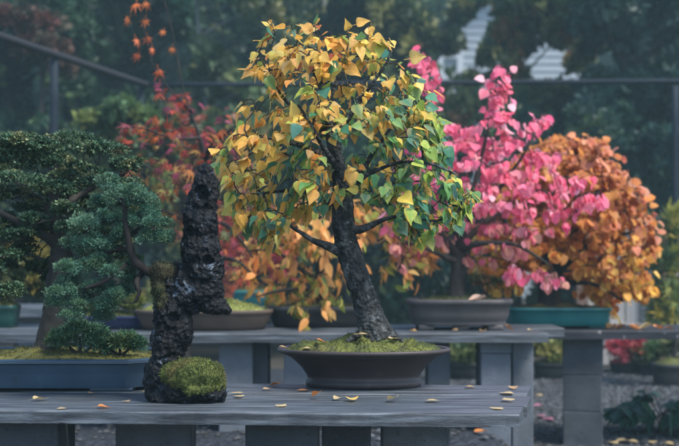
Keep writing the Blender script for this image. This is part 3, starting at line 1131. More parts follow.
def orange_col(pos):
    x, y = to_px(pos)
    n = len(x)
    a = pick([(.60, .24, .06), (.54, .20, .055), (.66, .31, .09), (.44, .15, .045)], [4, 3, 2, 2], n)
    b = pick([(.58, .23, .13), (.64, .29, .19), (.48, .16, .09)], [3, 2, 2], n)
    g = np.clip((x - 560) / 120 + (190 - y) / 140, 0, .75)
    c = np.where((rng.random(n) < g)[:, None], b, a)
    yl = (rng.random(n) < np.clip((y - 215) / 120, 0, .5))
    c[yl] = pick([(.80, .45, .08), (.82, .50, .12)], [1, 1], int(yl.sum()))
    return c


v, f, c = leaves_on(sk, ends, 6.0, 'round', .043, P(565, 225, D3), orange_col, hang=.9, upn=.3, back=5)
mesh('crown', v, f, M['leaf'], orange, colors=c)

# ------------------------------------------------------------------ 4. spreading dark evergreen in the blue pot
D4 = 3.36
X4 = -.86
spread = thing('evergreen_bonsai', (X4, D4, Z1), 'wide spreading dark green bonsai with thick trunk in a grey blue pot', 'bonsai')
prof = [(.040, .008), (.030, .009), (.028, .016), (.020, .05), (.012, .074), (.010, .077), (.0, .080), (.0, .088), (.004, .091), (.016, .091), (.02, .087), (.022, .074)]
v, f = pot_mesh(X4, D4, Z1, .352, .235, prof, chamfer=.075)
pp = mesh('pot', v, f, M['blue_glaze'], spread, smooth=False)
for sx, sy in ((-1, -1), (1, -1), (-1, 1), (1, 1)):
    m = MB(); m.bm(box_bm(X4 + sx * .22, D4 + sy * .165, Z1 + .0045, .12, .06, .009, .002))
    mesh('foot', m.v, m.f, M['blue_glaze'], pp)
v, f, c = moss_mesh(X4, D4, Z1 + .076, .328, .211, .018, .010, 9000, chamfer=.065, seed=9., pal=[(.025, .03, .012), (.06, .065, .015), (.12, .115, .025), (.17, .15, .04)])
mesh('moss', v, f, M['moss'], spread, colors=c)
sk = Skeleton()
limbs = [
    [(46, 357, 48), (48, 348, 30), (51, 330, 24), (55, 310, 24), (59, 290, 26), (61, 268, 25), (61, 250, 20), (58, 230, 15), (55, 205, 11), (54, 180, 8), (55, 155, 5)],
    [(60, 246, 15), (48, 236, 9, -.04), (32, 226, 7, -.08), (14, 215, 6, -.12), (0, 205, 5, -.14), (-20, 200, 3, -.15)],
    [(62, 248, 14), (76, 238, 8, -.03), (92, 228, 6, -.06), (108, 218, 4, -.08), (125, 200, 3, -.1)],
    [(58, 225, 10), (40, 205, 7, .06), (20, 190, 5, .1), (0, 175, 3, .12)],
    [(56, 210, 9), (74, 195, 6, .05), (95, 182, 4, .09), (118, 172, 3, .1)],
    [(61, 262, 10), (45, 262, 6, .08), (25, 258, 4, .14), (8, 250, 3, .16)],
]
TV, TF = [], []
for k, L in enumerate(limbs):
    pts = pl(L, D4)
    sk.limb(pts)
    tube(smooth_path(pts, 110 if k == 0 else 30), 22 if k == 0 else 10, TV, TF, amp=.004 if k == 0 else .0016, freq=40, seed=k + 4)
pads = [(60, 138, 34, 12), (25, 146, 30, 13), (92, 150, 28, 12), (122, 165, 20, 11), (5, 165, 30, 13), (52, 160, 30, 11), (80, 172, 32, 11), (110, 183, 26, 11), (134, 187, 12, 10),
        (30, 182, 32, 11), (62, 193, 26, 10), (5, 196, 24, 11), (92, 203, 24, 10), (118, 208, 18, 11), (28, 208, 22, 10), (-8, 222, 26, 12), (74, 214, 18, 9),
        (10, 240, 24, 12), (98, 232, 22, 10), (36, 236, 12, 7), (-5, 268, 24, 14), (30, 268, 16, 10), (105, 258, 18, 12), (-30, 180, 30, 20), (-30, 150, 25, 15), (118, 240, 14, 10), (40, 222, 18, 9), (84, 226, 16, 8), (15, 255, 22, 12), (70, 182, 28, 11), (45, 147, 26, 12), (14, 228, 22, 10), (128, 222, 12, 9), (-4, 292, 20, 12), (40, 280, 10, 8),
        (22, 290, 18, 10), (88, 250, 12, 8)]
cl = []
for (x, y, rx, ry) in pads:
    for _ in range(2):
        o = random.uniform(-.16, .16)
        p = P(x + random.uniform(-4, 4), y + random.uniform(-3, 3), D4) + Vector((0, o, 0))
        cl.append((p, rx * .9 * D4 / F, random.uniform(.05, .09), ry * .85 * D4 / F))
ends = sk.grow([c_[0] - Vector((0, 0, .015)) for c_ in cl], .03, .12, .1, minidx=60)
sk.finish(.0018, 2.4, .008)
v2, f2 = sk.mesh(6)
b0 = len(TV)
TV += v2
TF += [tuple(i + b0 for i in q) for q in f2]
mesh('trunk', TV, TF, M['bark_pine'], spread)
v, f, c = blob_tufts(cl, 'oval', 1050, .0092, [(.026, .062, .034), (.040, .085, .044), (.065, .105, .05), (.12, .135, .06)], (4, 4, 2, 1), upbias=.8, sub=10, subr=.36, jit=.2)
mesh('crown', v, f, M['needle'], spread, colors=c)

# two low cushions of foliage growing in the same blue pot
for (lst, lab) in (([(80, 336, 22, 15), (62, 340, 14, 11), (97, 341, 14, 12)], 'low dark green needled shrub beside the thick trunk in the blue pot'),
                   ([(120, 342, 18, 10), (134, 345, 12, 8), (108, 347, 10, 7)], 'lower feathery shrub at the right corner of the blue pot')):
    dd = 3.28
    cl = [(P(x, y, dd), rx * dd / F, .05, ry * dd / F) for x, y, rx, ry in lst]
    t = thing('dwarf_juniper', P(lst[0][0], 356, dd), lab, 'shrub', 'low shrubs in the blue pot')
    v, f, c = blob_tufts(cl, 'blade', 1900, .014, [(.030, .085, .050), (.045, .105, .058), (.065, .115, .05)], (3, 3, 1), upbias=.8, sub=14, subr=.4)
    mesh('foliage', v, f, M['needle'], t, colors=c)
    TV, TF = [], []
    for x, y, rx, ry in lst:
        tube(smooth_path([(P(lst[0][0], 357, dd), .006), (P((x + lst[0][0]) / 2, (y + 357) / 2, dd), .004), (P(x, y, dd), .002)], 8), 6, TV, TF)
    mesh('stem', TV, TF, M['bark_dark'], t)

# ------------------------------------------------------------------ 5. rock planting with juniper
DR = 2.97
rk = thing('rock_planting', (P(185, 380, DR).x, DR, Z1), 'tall jagged black rock with mossy foot and blue green juniper on its left', 'rock planting')


def blob_surface(ells, voxel, d, amp, freq, zmin=None, seed=0.0, ridg=1.0):
    """ellipsoids merged by voxel remesh, then roughened; ells: px, py, rx, ry, depth radius, depth offset"""
    bm = bmesh.new()
    for (x, y, rx, ry, rd, od) in ells:
        c = P(x, y, d)
        mtx = Matrix.Translation(c + Vector((0, od, 0))) @ Matrix.Diagonal((rx * d / F, rd, ry * d / F, 1))
        bmesh.ops.create_icosphere(bm, subdivisions=3, radius=1.0, matrix=mtx)
    me = bpy.data.meshes.new('tmp')
    bm.to_mesh(me); bm.free()
    ob = bpy.data.objects.new('tmp', me)
    COL.objects.link(ob)
    md = ob.modifiers.new('r', 'REMESH')
    md.mode = 'VOXEL'; md.voxel_size = voxel
    dg = bpy.context.evaluated_depsgraph_get()
    ev = ob.evaluated_get(dg)
    m2 = bpy.data.meshes.new_from_object(ev)
    n = len(m2.vertices)
    co = np.empty(n * 3); m2.vertices.foreach_get('co', co); co = co.reshape(-1, 3)
    no = np.empty(n * 3); m2.vertices.foreach_get('normal', no); no = no.reshape(-1, 3)
    faces = [tuple(p.vertices) for p in m2.polygons]
    bpy.data.objects.remove(ob)
    bpy.data.meshes.remove(me)
    bpy.data.meshes.remove(m2)
    sv = Vector((seed, seed * .7, 0))
    for i in range(n):
        q = Vector(co[i]) * freq + sv
        h = noise.noise(q) * 1.0 + .6 * noise.noise(q * 2.1)
        h += ridg * (.7 * (abs(noise.noise(q * 1.7 + Vector((5, 0, 0)))) - .35) + .55 * (abs(noise.noise(q * 4.1)) - .3)) + .25 * noise.noise(q * 9)
        co[i] += no[i] * amp * h
    if zmin is not None:
        co[:, 2] = np.maximum(co[:, 2], zmin)
    return co, faces, no


ells = [(205, 177, 11, 14, .028, 0), (205, 188, 14, 16, .035, 0), (202, 203, 15, 22, .04, 0), (200, 225, 18.5, 26, .05, 0), (200, 250, 20.5, 26, .055, 0), (204, 270, 21, 24, .055, 0),
        (205, 290, 20, 20, .05, 0), (214, 306, 13, 9, .04, 0), (223, 309, 7, 6, .03, 0), (187, 290, 18, 26, .05, 0), (170, 273, 15, 10, .045, .02), (168, 290, 16, 20, .05, .01),
        (170, 315, 18, 26, .055, 0), (168, 345, 18, 28, .06, 0), (162, 375, 17, 26, .065, 0), (165, 396, 20, 12, .08, 0), (192, 388, 35, 20, .095, -.01), (212, 391, 17, 16, .08, -.02), (180, 330, 14, 22, .05, 0)]
co, fc, _ = blob_surface(ells, .0042, DR, .0085, 20, Z1 + .0005, 3.0, ridg=1.5)
for (hx, hy, hr, hd) in ((203, 195, 8.5, .022), (192, 232, 5, .010), (210, 262, 6, .012), (176, 318, 6, .012)):
    hc_ = P(hx, hy, DR)
    for i in range(len(co)):
        if co[i][1] < DR:
            q = math.hypot(co[i][0] - hc_.x, (co[i][2] - hc_.z) * .85) / (hr * DR / F)
            if q < 1.5:
                co[i][1] += hd * max(0, 1 - q * q) - .005 * math.exp(-((q - 1.05) / .2) ** 2)
mesh('rock', co, fc, M['rock'], rk)
# moss cushion over the foot, and a thinner skin at the shoulder
mo = [(196, 374, 30, 16, .07, -.04), (183, 373, 18, 13, .06, -.04), (212, 380, 15, 13, .06, -.04), (200, 384, 22, 11, .06, -.05)]
co, fc, no = blob_surface(mo, .005, DR, .009, 30, Z1 + .004, 7.0, ridg=1.2)


def moss_tone(p, n_):
    a = noise.noise(Vector(p) * 24) * .5 + .5
    b = max(0.0, n_[2])
    k = min(1, max(0, a * .8 + .1))
    lo, hi = np.array((.035, .055, .012)), np.array((.105, .125, .026))
    c = lo * (1 - k) + hi * k
    if noise.noise(Vector(p) * 15 + Vector((9, 2, 0))) > .25:
        c = c * .6 + np.array((.12, .085, .03)) * .4
    return c


cc = np.array([moss_tone(co[i], no[i]) for i in range(len(co))])
sel = rng.integers(0, len(co), 14000)
lv, lf, lc = leaf_cloud('blade', co[sel], no[sel] + np.array([0, 0, .5]) + rng.normal(0, .5, (len(sel), 3)), rng.normal(0, 1, (len(sel), 3)),
                        .0058 * rng.uniform(.5, 1.5, len(sel)), cc[sel] * rng.uniform(.7, 1.4, (len(sel), 1)), .1)
b0 = len(co)
ms = mesh('moss', np.vstack([co, lv]), fc + [tuple(i + b0 for i in q) for q in lf], M['moss'], rk, colors=np.vstack([cc, lc]))
mo = [(163, 272, 12, 10, .04, -.012), (161, 286, 9, 14, .04, -.012), (164, 302, 7, 12, .035, -.018)]
co, fc, no = blob_surface(mo, .005, DR, .006, 40, None, 17.0)
cc = np.array([moss_tone(co[i], no[i]) * np.array((.28, .26, .36)) for i in range(len(co))])
sel = rng.choice(len(co), 2500)
lv, lf, lc = leaf_cloud('blade', co[sel], no[sel] + rng.normal(0, .5, (len(sel), 3)), rng.normal(0, 1, (len(sel), 3)),
                        .007 * rng.uniform(.5, 1.5, len(sel)), cc[sel] * rng.uniform(.7, 1.3, (len(sel), 1)), .1)
b0 = len(co)
mesh('moss', np.vstack([co, lv]), fc + [tuple(i + b0 for i in q) for q in lf], M['moss'], rk, colors=np.vstack([cc, lc]))
# thin upright stalks standing out of the moss cushion
DJ = 3.02
sk = Skeleton()
limbs = [
    [(182, 270, 15), (170, 271, 12, -.02), (158, 273, 10, -.035), (147, 269, 9, -.045), (138, 260, 8, -.05), (133, 246, 7, -.05), (130, 230, 6, -.045), (127, 212, 4.5, -.03), (122, 196, 3, -.02)],
    [(146, 270, 7), (140, 281, 5, -.05), (143, 292, 4, -.06), (139, 302, 2.5, -.06)],
    [(134, 250, 6), (118, 250, 4.5, -.02), (102, 256, 4, 0), (86, 262, 3, .02)],
    [(136, 258, 6), (124, 270, 4.5, -.06), (108, 282, 4, -.07), (90, 288, 3, -.06)],
    [(131, 235, 5), (144, 228, 4, -.02), (158, 230, 3, -.02)],
    [(128, 222, 4), (112, 220, 3, .03), (98, 222, 2.4, .04)],
]
TV, TF = [], []
for k, L in enumerate(limbs):
    pts = pl(L, DJ)
    sk.limb(pts)
    tube(smooth_path(pts, 50 if k == 0 else 26), 12, TV, TF, amp=.0022 if k == 0 else .0012, freq=50, seed=k + 8)
pads = [(122, 195, 20, 13), (102, 205, 17, 12), (144, 203, 16, 12), (90, 222, 18, 13), (114, 218, 15, 11), (160, 224, 15, 10), (166, 240, 13, 10), (152, 238, 12, 9), (80, 246, 20, 13),
        (104, 243, 16, 12), (70, 268, 16, 11), (94, 266, 20, 13), (116, 270, 11, 10), (72, 290, 18, 10), (98, 288, 20, 12), (120, 292, 12, 9), (84, 305, 18, 11), (66, 282, 14, 11), (110, 304, 14, 10), (64, 302, 12, 9), (130, 280, 10, 9), (78, 316, 14, 7), (100, 318, 12, 7),
        (150, 215, 12, 10), (136, 192, 12, 9), (112, 184, 13, 9), (132, 262, 9, 8), (118, 236, 13, 10), (140, 222, 12, 9)]
cl = []
for (x, y, rx, ry) in pads:
    for _ in range(2):
        p = P(x + random.uniform(-3, 3), y + random.uniform(-3, 3), DJ) + Vector((0, random.uniform(-.085, .06), 0))
        cl.append((p, rx * .85 * DJ / F, random.uniform(.03, .055), ry * .85 * DJ / F))
sk.grow([c_[0] for c_ in cl], .02, .12, .1, minidx=8)
sk.finish(.0014, 2.4, .006)
v2, f2 = sk.mesh(6)
b0 = len(TV)
TV += v2
TF += [tuple(i + b0 for i in q) for q in f2]
mesh('trunk', TV, TF, M['bark_dark'], rk)
v, f, c = blob_tufts(cl, 'blade', 2000, .0068, [(.036, .105, .070), (.058, .14, .092), (.09, .175, .11), (.05, .11, .055)], (3, 4, 2, 2), upbias=.7, sub=12, subr=.38, jit=.18)
mesh('crown', v, f, M['needle'], rk, colors=c)

# ------------------------------------------------------------------ 6. red maple behind the rock
D5 = 5.5
mc = Vector(((204 - CX) * D5 / F, D5 + .02, Z2 + .003))
maple = thing('maple_bonsai', mc, 'red and orange leaved maple in a shallow umber pot behind the black rock', 'bonsai')
prof = [(.05, .0), (.042, .004), (.03, .02), (.012, .06), (.004, .076), (0, .079), (0, .092), (.003, .095), (.016, .095), (.02, .09), (.022, .08)]
v, f = pot_mesh(mc.x, mc.y, mc.z, .335, .2, prof, n=80, power=2.6)
mesh('pot', v, f, M['umber_clay'], maple)
v, f, c = moss_mesh(mc.x, mc.y, mc.z + .082, .313, .18, .05, .014, 3500, n=72, power=2.6, seed=12., tuft_h=.013, pal=[(.06, .085, .02), (.13, .16, .035), (.22, .24, .07), (.3, .32, .12)])
mesh('moss', v, f, M['moss'], maple, colors=c)
sk = Skeleton()
limbs = [
    [(204, 316, 24), (203, 300, 18), (204, 280, 15), (206, 250, 13), (207, 220, 11), (207, 195, 9), (206, 170, 6), (203, 150, 4.2), (197, 130, 3), (190, 110, 2.2), (183, 88, 1.7), (177, 55, 1.3), (170, 22, 1.1), (161, -10, .9)],
    [(206, 168, 6), (196, 176, 4, -.1), (182, 178, 3, -.16), (168, 176, 2, -.2), (150, 168, 1.5, -.2)],
    [(205, 160, 6), (212, 148, 4.5, -.05), (222, 140, 3, -.08), (235, 130, 2, -.1)],
    [(207, 215, 7), (218, 222, 4.5, -.1), (232, 228, 3.5, -.16), (245, 242, 2.6, -.2), (256, 258, 1.8, -.2)],
    [(207, 235, 7), (192, 225, 4.5, .1), (172, 215, 3.4, .15), (150, 205, 2.4, .18), (128, 190, 1.8, .2)],
    [(206, 245, 7), (220, 240, 5, .1), (236, 225, 3.6, .15), (250, 205, 2.4, .18)],
    [(200, 138, 4.5), (186, 140, 3, -.06), (168, 138, 2.2, -.1), (150, 132, 1.6, -.12), (135, 130, 1.2, -.12)],
    [(192, 112, 3), (178, 98, 2, -.05), (164, 82, 1.5, -.08), (155, 65, 1.1, -.1), (149, 40, .9, -.1), (143, 12, .7, -.1), (136, -10, .6, -.1)],
    [(206, 262, 7), (222, 258, 5, -.05), (240, 262, 3.6, -.1), (252, 272, 2.2, -.12)],
]
TV, TF = [], []
for k, L in enumerate(limbs):
    pts = pl(L, D5)
    sk.limb(pts)
    tube(smooth_path(pts, 70 if k == 0 else 30), 10 if k == 0 else 7, TV, TF, amp=.003 if k == 0 else .0, freq=26, seed=k)
mesh('trunk', TV, TF, M['bark_dark'], maple)
poly = [(160, 95), (175, 85), (195, 98), (205, 125), (228, 115), (245, 130), (250, 170), (262, 200), (262, 250), (250, 282), (225, 290), (210, 265), (200, 240), (175, 240), (150, 230), (128, 205),
        (112, 165), (118, 135), (140, 120), (155, 130), (165, 115)]
att = fill_poly(poly, 235, D5, .4, mind=.02)
ends = sk.grow(att, .04, .14, .1, minidx=20)
sk.finish(.0014, 2.5, .007)
v, f = sk.mesh(5)
mesh('branches', v, f, M['bark_dark'], maple)


def maple_col(pos):
    x, y = to_px(pos)
    n = len(x)
    a = pick([(.42, .075, .04), (.50, .15, .045), (.33, .05, .045), (.28, .06, .11)], [4, 3, 4, 3], n)
    b = pick([(.18, .16, .045), (.30, .17, .05), (.26, .09, .05), (.12, .15, .05), (.24, .06, .08)], [3, 3, 2, 2, 3], n)
    g = np.clip((y - 120) / 70, 0, .72)
    return np.where((rng.random(n) < g)[:, None], b, a)


v, f, c = leaves_on(sk, ends, 2.7, 'maple', .064, P(200, 200, D5), maple_col, hang=.7, back=5)
# the few leaves down the bare shoot, one by one
lone = [(141, 12, .072), (148, 9, .066), (136, 26, .068), (149, 26, .066), (138, 45, .07), (150, 43, .066), (143, 60, .066), (155, 55, .054), (160, 75, .078), (168, 38, .05), (176, 55, .05), (134, -2, .06)]
lp = np.array([list(P(x, y - 7, D5) + Vector((0, -.1, 0))) for x, y, s in lone])
n = len(lp)
v3, f3, c3 = leaf_cloud('maple', lp, np.array([0, -.15, -1.]) + rng.normal(0, .35, (n, 3)), np.array([0, -1, .5]) + rng.normal(0, .4, (n, 3)), np.array([s for *_, s in lone]),
                        pick([(.66, .20, .06), (.6, .15, .06)], [2, 1], n))
b0 = len(v)
mesh('crown', np.vstack([v, v3]), f + [tuple(i + b0 for i in q) for q in f3], M['leaf'], maple, colors=np.vstack([c, c3]))

# ------------------------------------------------------------------ 7. amber hanging-leaved tree in the dark pot
D6 = 5.66
ac = Vector(((318 - CX) * D6 / F, D6 + .02, Z2 + .006))
amber = thing('hornbeam_bonsai', ac, 'amber and olive tree of narrow hanging leaves in dark pot behind birch trunk', 'bonsai')
prof = [(.04, .0), (.034, .004), (.02, .03), (.008, .075), (0, .082), (0, .1), (.004, .104), (.016, .104), (.02, .098), (.022, .085)]
v, f = pot_mesh(ac.x, ac.y, ac.z, .255, .17, prof, n=80, power=3)
mesh('pot', v, f, M['dark_clay'], amber)
v, f, c = moss_mesh(ac.x, ac.y, ac.z + .088, .232, .15, .025, .012, 1000, n=72, power=3, seed=15., tuft_h=.012, pal=[(.02, .03, .012), (.05, .06, .02)])
mesh('moss', v, f, M['moss'], amber, colors=c)
sk = Skeleton()
limbs = [
    [(320, 312, 16), (321, 295, 12), (320, 275, 10), (322, 250, 8), (326, 225, 6), (330, 200, 4)],
    [(320, 285, 8), (305, 272, 5, -.06), (288, 258, 4, -.1), (268, 250, 2.6, -.12), (246, 252, 1.8, -.12)],
    [(321, 265, 7), (340, 248, 5, .05), (362, 236, 4, .1), (388, 232, 2.6, .12), (415, 240, 1.8, .12)],
    [(321, 255, 6), (306, 238, 4, .08), (292, 222, 3, .12), (278, 208, 2, .12)],
    [(320, 290, 6), (302, 288, 4, -.12), (280, 290, 3, -.16), (258, 296, 1.6, -.18)],
]
TV, TF = [], []
for k, L in enumerate(limbs):
    pts = pl(L, D6)
    sk.limb(pts)
    tube(smooth_path(pts, 40 if k == 0 else 26), 9, TV, TF, amp=.003 if k == 0 else .001, freq=26, seed=k)
mesh('trunk', TV, TF, M['bark_dark'], amber)
poly = [(262, 205), (300, 195), (345, 195), (390, 205), (425, 222), (440, 245), (430, 265), (405, 262), (390, 275), (372, 262), (350, 268), (348, 300), (338, 308), (318, 302), (300, 308),
        (285, 300), (262, 296), (250, 285), (238, 268), (232, 250), (250, 240)]
att = fill_poly(poly, 330, D6, .3, mind=.02)
for q in [(312, 312), (322, 306), (300, 318), (305, 322), (330, 305), (245, 262), (238, 268), (345, 290), (420, 258), (410, 268), (400, 272), (390, 282), (415, 280)]:
    att.append(P(q[0], q[1], D6) + Vector((0, random.uniform(-.3, -.18), 0)))
ends = sk.grow(att, .035, .12, .12, minidx=16)
sk.finish(.0015, 2.5, .008)
v, f = sk.mesh(5)
mesh('branches', v, f, M['bark_dark'], amber)


def amber_col(pos):
    x, y = to_px(pos)
    n = len(x)
    a = pick([(.78, .38, .11), (.72, .32, .10), (.80, .46, .16)], [3, 3, 2], n)
    b = pick([(.30, .33, .07), (.40, .38, .09), (.18, .26, .07)], [3, 2, 2], n)
    g = np.clip(.22 + (y - 265) / 90, .15, .9)
    g = np.where((x > 340) & (y < 285), .25, g)
    return np.where((rng.random(n) < g)[:, None], b, a)


v, f, c = leaves_on(sk, ends, 3.6, 'lance', .062, P(320, 235, D6), amber_col, hang=.8, back=5)
mesh('crown', v, f, M['leaf'], amber, colors=c)

# ------------------------------------------------------------------ 8. other potted plants


def potted(name, px, pw, ytop, ybase, d, potmat, clumps, leaf, per, size, pal, w, label, cat, zbase=None, power=2.6, mat='leaf_far', trunk_w=8, depth=.8, rough=None, group=None, upbias=.4, sub=8):
    """a pot with moss, a stem forking into each clump, and foliage; px measures at distance d"""
    base = P(px, ybase, d)
    if zbase is not None:
        base.z = zbase
    h = (ybase - ytop) * d / F
    t = thing(name, base, label, cat, group)
    a = pw * .5 * d / F
    prof = [(a * .16, 0), (a * .14, h * .03), (a * .06, h * .5), (a * .02, h * .8), (0, h * .82), (0, h * .97), (a * .02, h), (a * .08, h), (a * .1, h * .92)]
    v, f = pot_mesh(base.x, base.y, base.z, a, a * depth, prof, n=56, power=power)
    mesh('pot', v, f, potmat, t)
    v, f, c = moss_mesh(base.x, base.y, base.z + h * .9, a * .9, a * depth * .9, h * .25, .012, 500, n=48, power=power, seed=px * .1, tuft_h=.015,
                        pal=[(.03, .04, .014), (.07, .08, .02), (.12, .13, .035)])
    mesh('moss', v, f, M['moss'], t, colors=c)
    cl = [(P(x, y, d) + Vector((0, od, 0)), rx * d / F, rd, ry * d / F) for (x, y, rx, ry, rd, od) in clumps]
    TV, TF = [], []
    top = Vector((base.x, base.y, base.z + h * .9))
    cen = sum((c_[0] for c_ in cl), Vector()) / len(cl)
    fork = top.lerp(cen, .45)
    r = trunk_w * .5 * d / F
    tube(smooth_path([(top - Vector((0, 0, .02)), r * 1.4), (top.lerp(fork, .5) + Vector((.02, 0, 0)), r), (fork, r * .8)], 14), 9, TV, TF, amp=r * .15, freq=20)
    for c_ in cl:
        m_ = fork.lerp(c_[0], .5) + Vector((0, 0, -.02))
        tube(smooth_path([(fork, r * .6), (m_, r * .4), (c_[0], r * .15)], 10), 6, TV, TF, cap=False)
    mesh('trunk', TV, TF, M['bark_dark'], t)
    v, f, c = blob_tufts(cl, leaf, per, size, pal, w, upbias=upbias, sub=sub, subr=.45, fill=.5)
    mesh('crown', v, f, M[mat], t, colors=c)
    return t


G_D = [(.03, .06, .03), (.05, .085, .035), (.09, .11, .035)]
potted('evergreen_bonsai', -2, 41, 305, 327, 5.62, M['green_glaze'], [(10, 285, 22, 14, .12, 0), (-8, 268, 26, 16, .14, 0), (30, 262, 20, 14, .12, .1), (8, 240, 24, 14, .14, .1), (36, 290, 14, 10, .1, .05)],
       'oval', 900, .04, [(.03, .05, .022), (.06, .075, .025), (.16, .13, .03), (.22, .16, .04)], (4, 3, 2, 1),
       'dark shrub with some yellowing leaves in a deep green pot at the left edge', 'bonsai', zbase=Z2 + .005, power=6)
potted('groundcover_planter', 112, 84, 316.5, 329, 5.55, M['violet_glaze'], [(92, 310, 16, 6, .1, 0), (118, 308, 20, 8, .1, 0), (136, 306, 12, 7, .1, 0)],
       'blade', 700, .03, [(.05, .09, .03), (.10, .13, .03), (.16, .17, .04)], (3, 3, 1),
       'low violet blue pot of green groundcover between blue pot tree and rock', 'planter', zbase=Z2 + .005, power=4, trunk_w=3, depth=.5, upbias=1.2)
potted('maple_bonsai', 256, 48, 289, 304, 8.1, M['teal_glaze'], [(235, 262, 22, 16, .2, 0), (262, 255, 22, 16, .2, .1), (225, 240, 18, 14, .2, .1), (250, 225, 24, 14, .2, .1), (275, 270, 16, 12, .2, 0)],
       'maple', 150, .085, [(.40, .05, .06), (.46, .10, .06), (.30, .05, .09), (.16, .14, .05)], (4, 3, 2, 1),
       'blurred crimson maple in a teal pot on the far bench', 'bonsai', zbase=.676, power=4)

g_row = 'potted plants on the ground behind the benches'
row = [
    (552, 38, 362, 378, 9.5, [(548, 350, 16, 12, .2, 0), (560, 354, 12, 9, .15, 0), (542, 340, 12, 9, .2, .1)], [(.07, .11, .03), (.14, .16, .04), (.2, .19, .05)], 'oval', .05,
     'olive shrub in a black pot between the middle bench end and block stack'),
    (468, 40, 362, 379, 9.4, [(465, 352, 18, 10, .2, 0), (480, 348, 12, 10, .2, 0), (452, 354, 10, 8, .2, 0)], G_D, 'oval', .05, 'dark green shrub in a black pot under the middle bench'),
    (625, 30, 364, 376, 10.0, [(622, 352, 14, 10, .2, 0), (634, 350, 10, 12, .2, 0)], [(.30, .03, .05), (.22, .04, .06), (.36, .06, .06)], 'oval', .05, 'small crimson shrub in a black pot under the right bench'),
    (648, 24, 365, 376, 9.9, [(646, 354, 10, 9, .15, 0), (653, 350, 8, 9, .15, 0)], [(.05, .10, .04), (.09, .14, .05)], 'oval', .05, 'small green shrub in a black pot right of the crimson one'),
    (676, 34, 362, 376, 9.7, [(674, 350, 13, 12, .2, 0), (686, 346, 12, 12, .2, 0)], [(.05, .08, .03), (.10, .12, .04)], 'oval', .05, 'green potted shrub at the right edge below the bench'),
]
for (px, pw, yt, yb, d, cls, pal, lf_, sz, lab) in row:
    potted('potted_shrub', px, pw, yt, yb, d, M['plastic'], cls, lf_, 420, sz, pal, [1] * len(pal), lab, 'potted plant', zbase=gz((px - CX) * d / F, d) + .004, trunk_w=4, group=g_row)

potted('yellowing_maple', 672, 40, 352, 374, 9.0, M['plastic'], [(668, 300, 16, 14, .25, 0), (660, 268, 14, 14, .25, 0), (672, 240, 16, 14, .25, 0), (690, 270, 18, 16, .25, 0), (664, 318, 12, 8, .2, -.1), (688, 225, 16, 14, .25, 0)],
       'maple', 130, .12, [(.12, .17, .05), (.28, .28, .05), (.40, .32, .05), (.07, .12, .05)], (4, 3, 2, 2), 'green and yellow leaved maple at the right edge beyond the orange bonsai', 'tree',
       zbase=gz(2.6, 9.0) + .004, trunk_w=5)

# low leafy plant on the gravel, bottom right
hb = on_plane(650, 446, .02)
hb = Vector((P(650, 440, 6.5).x, 6.5, gz(1.8, 6.5)))
hel = thing('hellebore_plant', hb, 'dark glossy low plant of drooping leaflets on the gravel at the bottom right', 'plant')
pos, tip, nr = [], [], []
TV, TF = [], []
for k in range(17):
    a = random.uniform(0, 6.28)
    L = random.uniform(.08, .24)
    root = hb + Vector((random.uniform(-.09, .12), random.uniform(-.06, .06), -.01))
    top = root + Vector((math.cos(a) * L, math.sin(a) * L * .8, random.uniform(.13, .23)))
    tube(smooth_path([(root, .005), (root.lerp(top, .5) + Vector((0, 0, .03)), .004), (top, .003)], 8), 6, TV, TF)
    for j in range(7):
        b = a + (j - 3) * .42
        pos.append(top); tip.append((math.cos(b), math.sin(b), -.35 + random.gauss(0, .15))); nr.append((random.gauss(0, .15), -.1, 1))
v, f, c = leaf_cloud('lance', pos, tip, nr, np.array([random.uniform(.10, .15) for _ in pos]), pick([(.014, .06, .038), (.022, .08, .048), (.035, .09, .045)], [3, 3, 1], len(pos)))
mesh('leaves', v, f, M['leaf_far'], hel, colors=c)
mesh('stem', TV, TF, M['bark_dark'], hel)

# ------------------------------------------------------------------ pipe frame, fence, building
frame = thing('pipe_frame', (0, 11, 0), 'dark overhead pipe frame with slim posts running behind all the bonsai', 'frame')
zt = 1 + 176 * 11 / F
yr = 11.0


def bar(p, q, r, mat, name, parent, sides=12):
    V, Fc = [], []
    n = 8
    tube([np.append(np.array(p) + (np.array(q) - np.array(p)) * i / n, r) for i in range(n + 1)], sides, V, Fc)
    return mesh(name, V, Fc, mat, parent)


cnr = P(147, 85, yr)
bar(cnr, (4.6, yr, zt + .04), .022, M['steel'], 'rail', frame)
lft = P(0, 36, 8.8)
l2 = cnr + (Vector(lft) - cnr) * 1.6
bar(cnr, l2, .032, M['rail_wood'], 'rail', frame)
for (x, y) in ((cnr.x - .06, yr), (P(675, 84, yr).x, yr)):
    bar((x, y, -.03), (x, y, zt - .02), .032, M['steel'], 'post', frame)
t54 = cnr + (Vector(lft) - cnr) * .66
bar((P(54, 62, t54.y).x, t54.y, -.03), (P(54, 62, t54.y).x, t54.y, t54.z - .03), .036, M['steel'], 'post', frame)

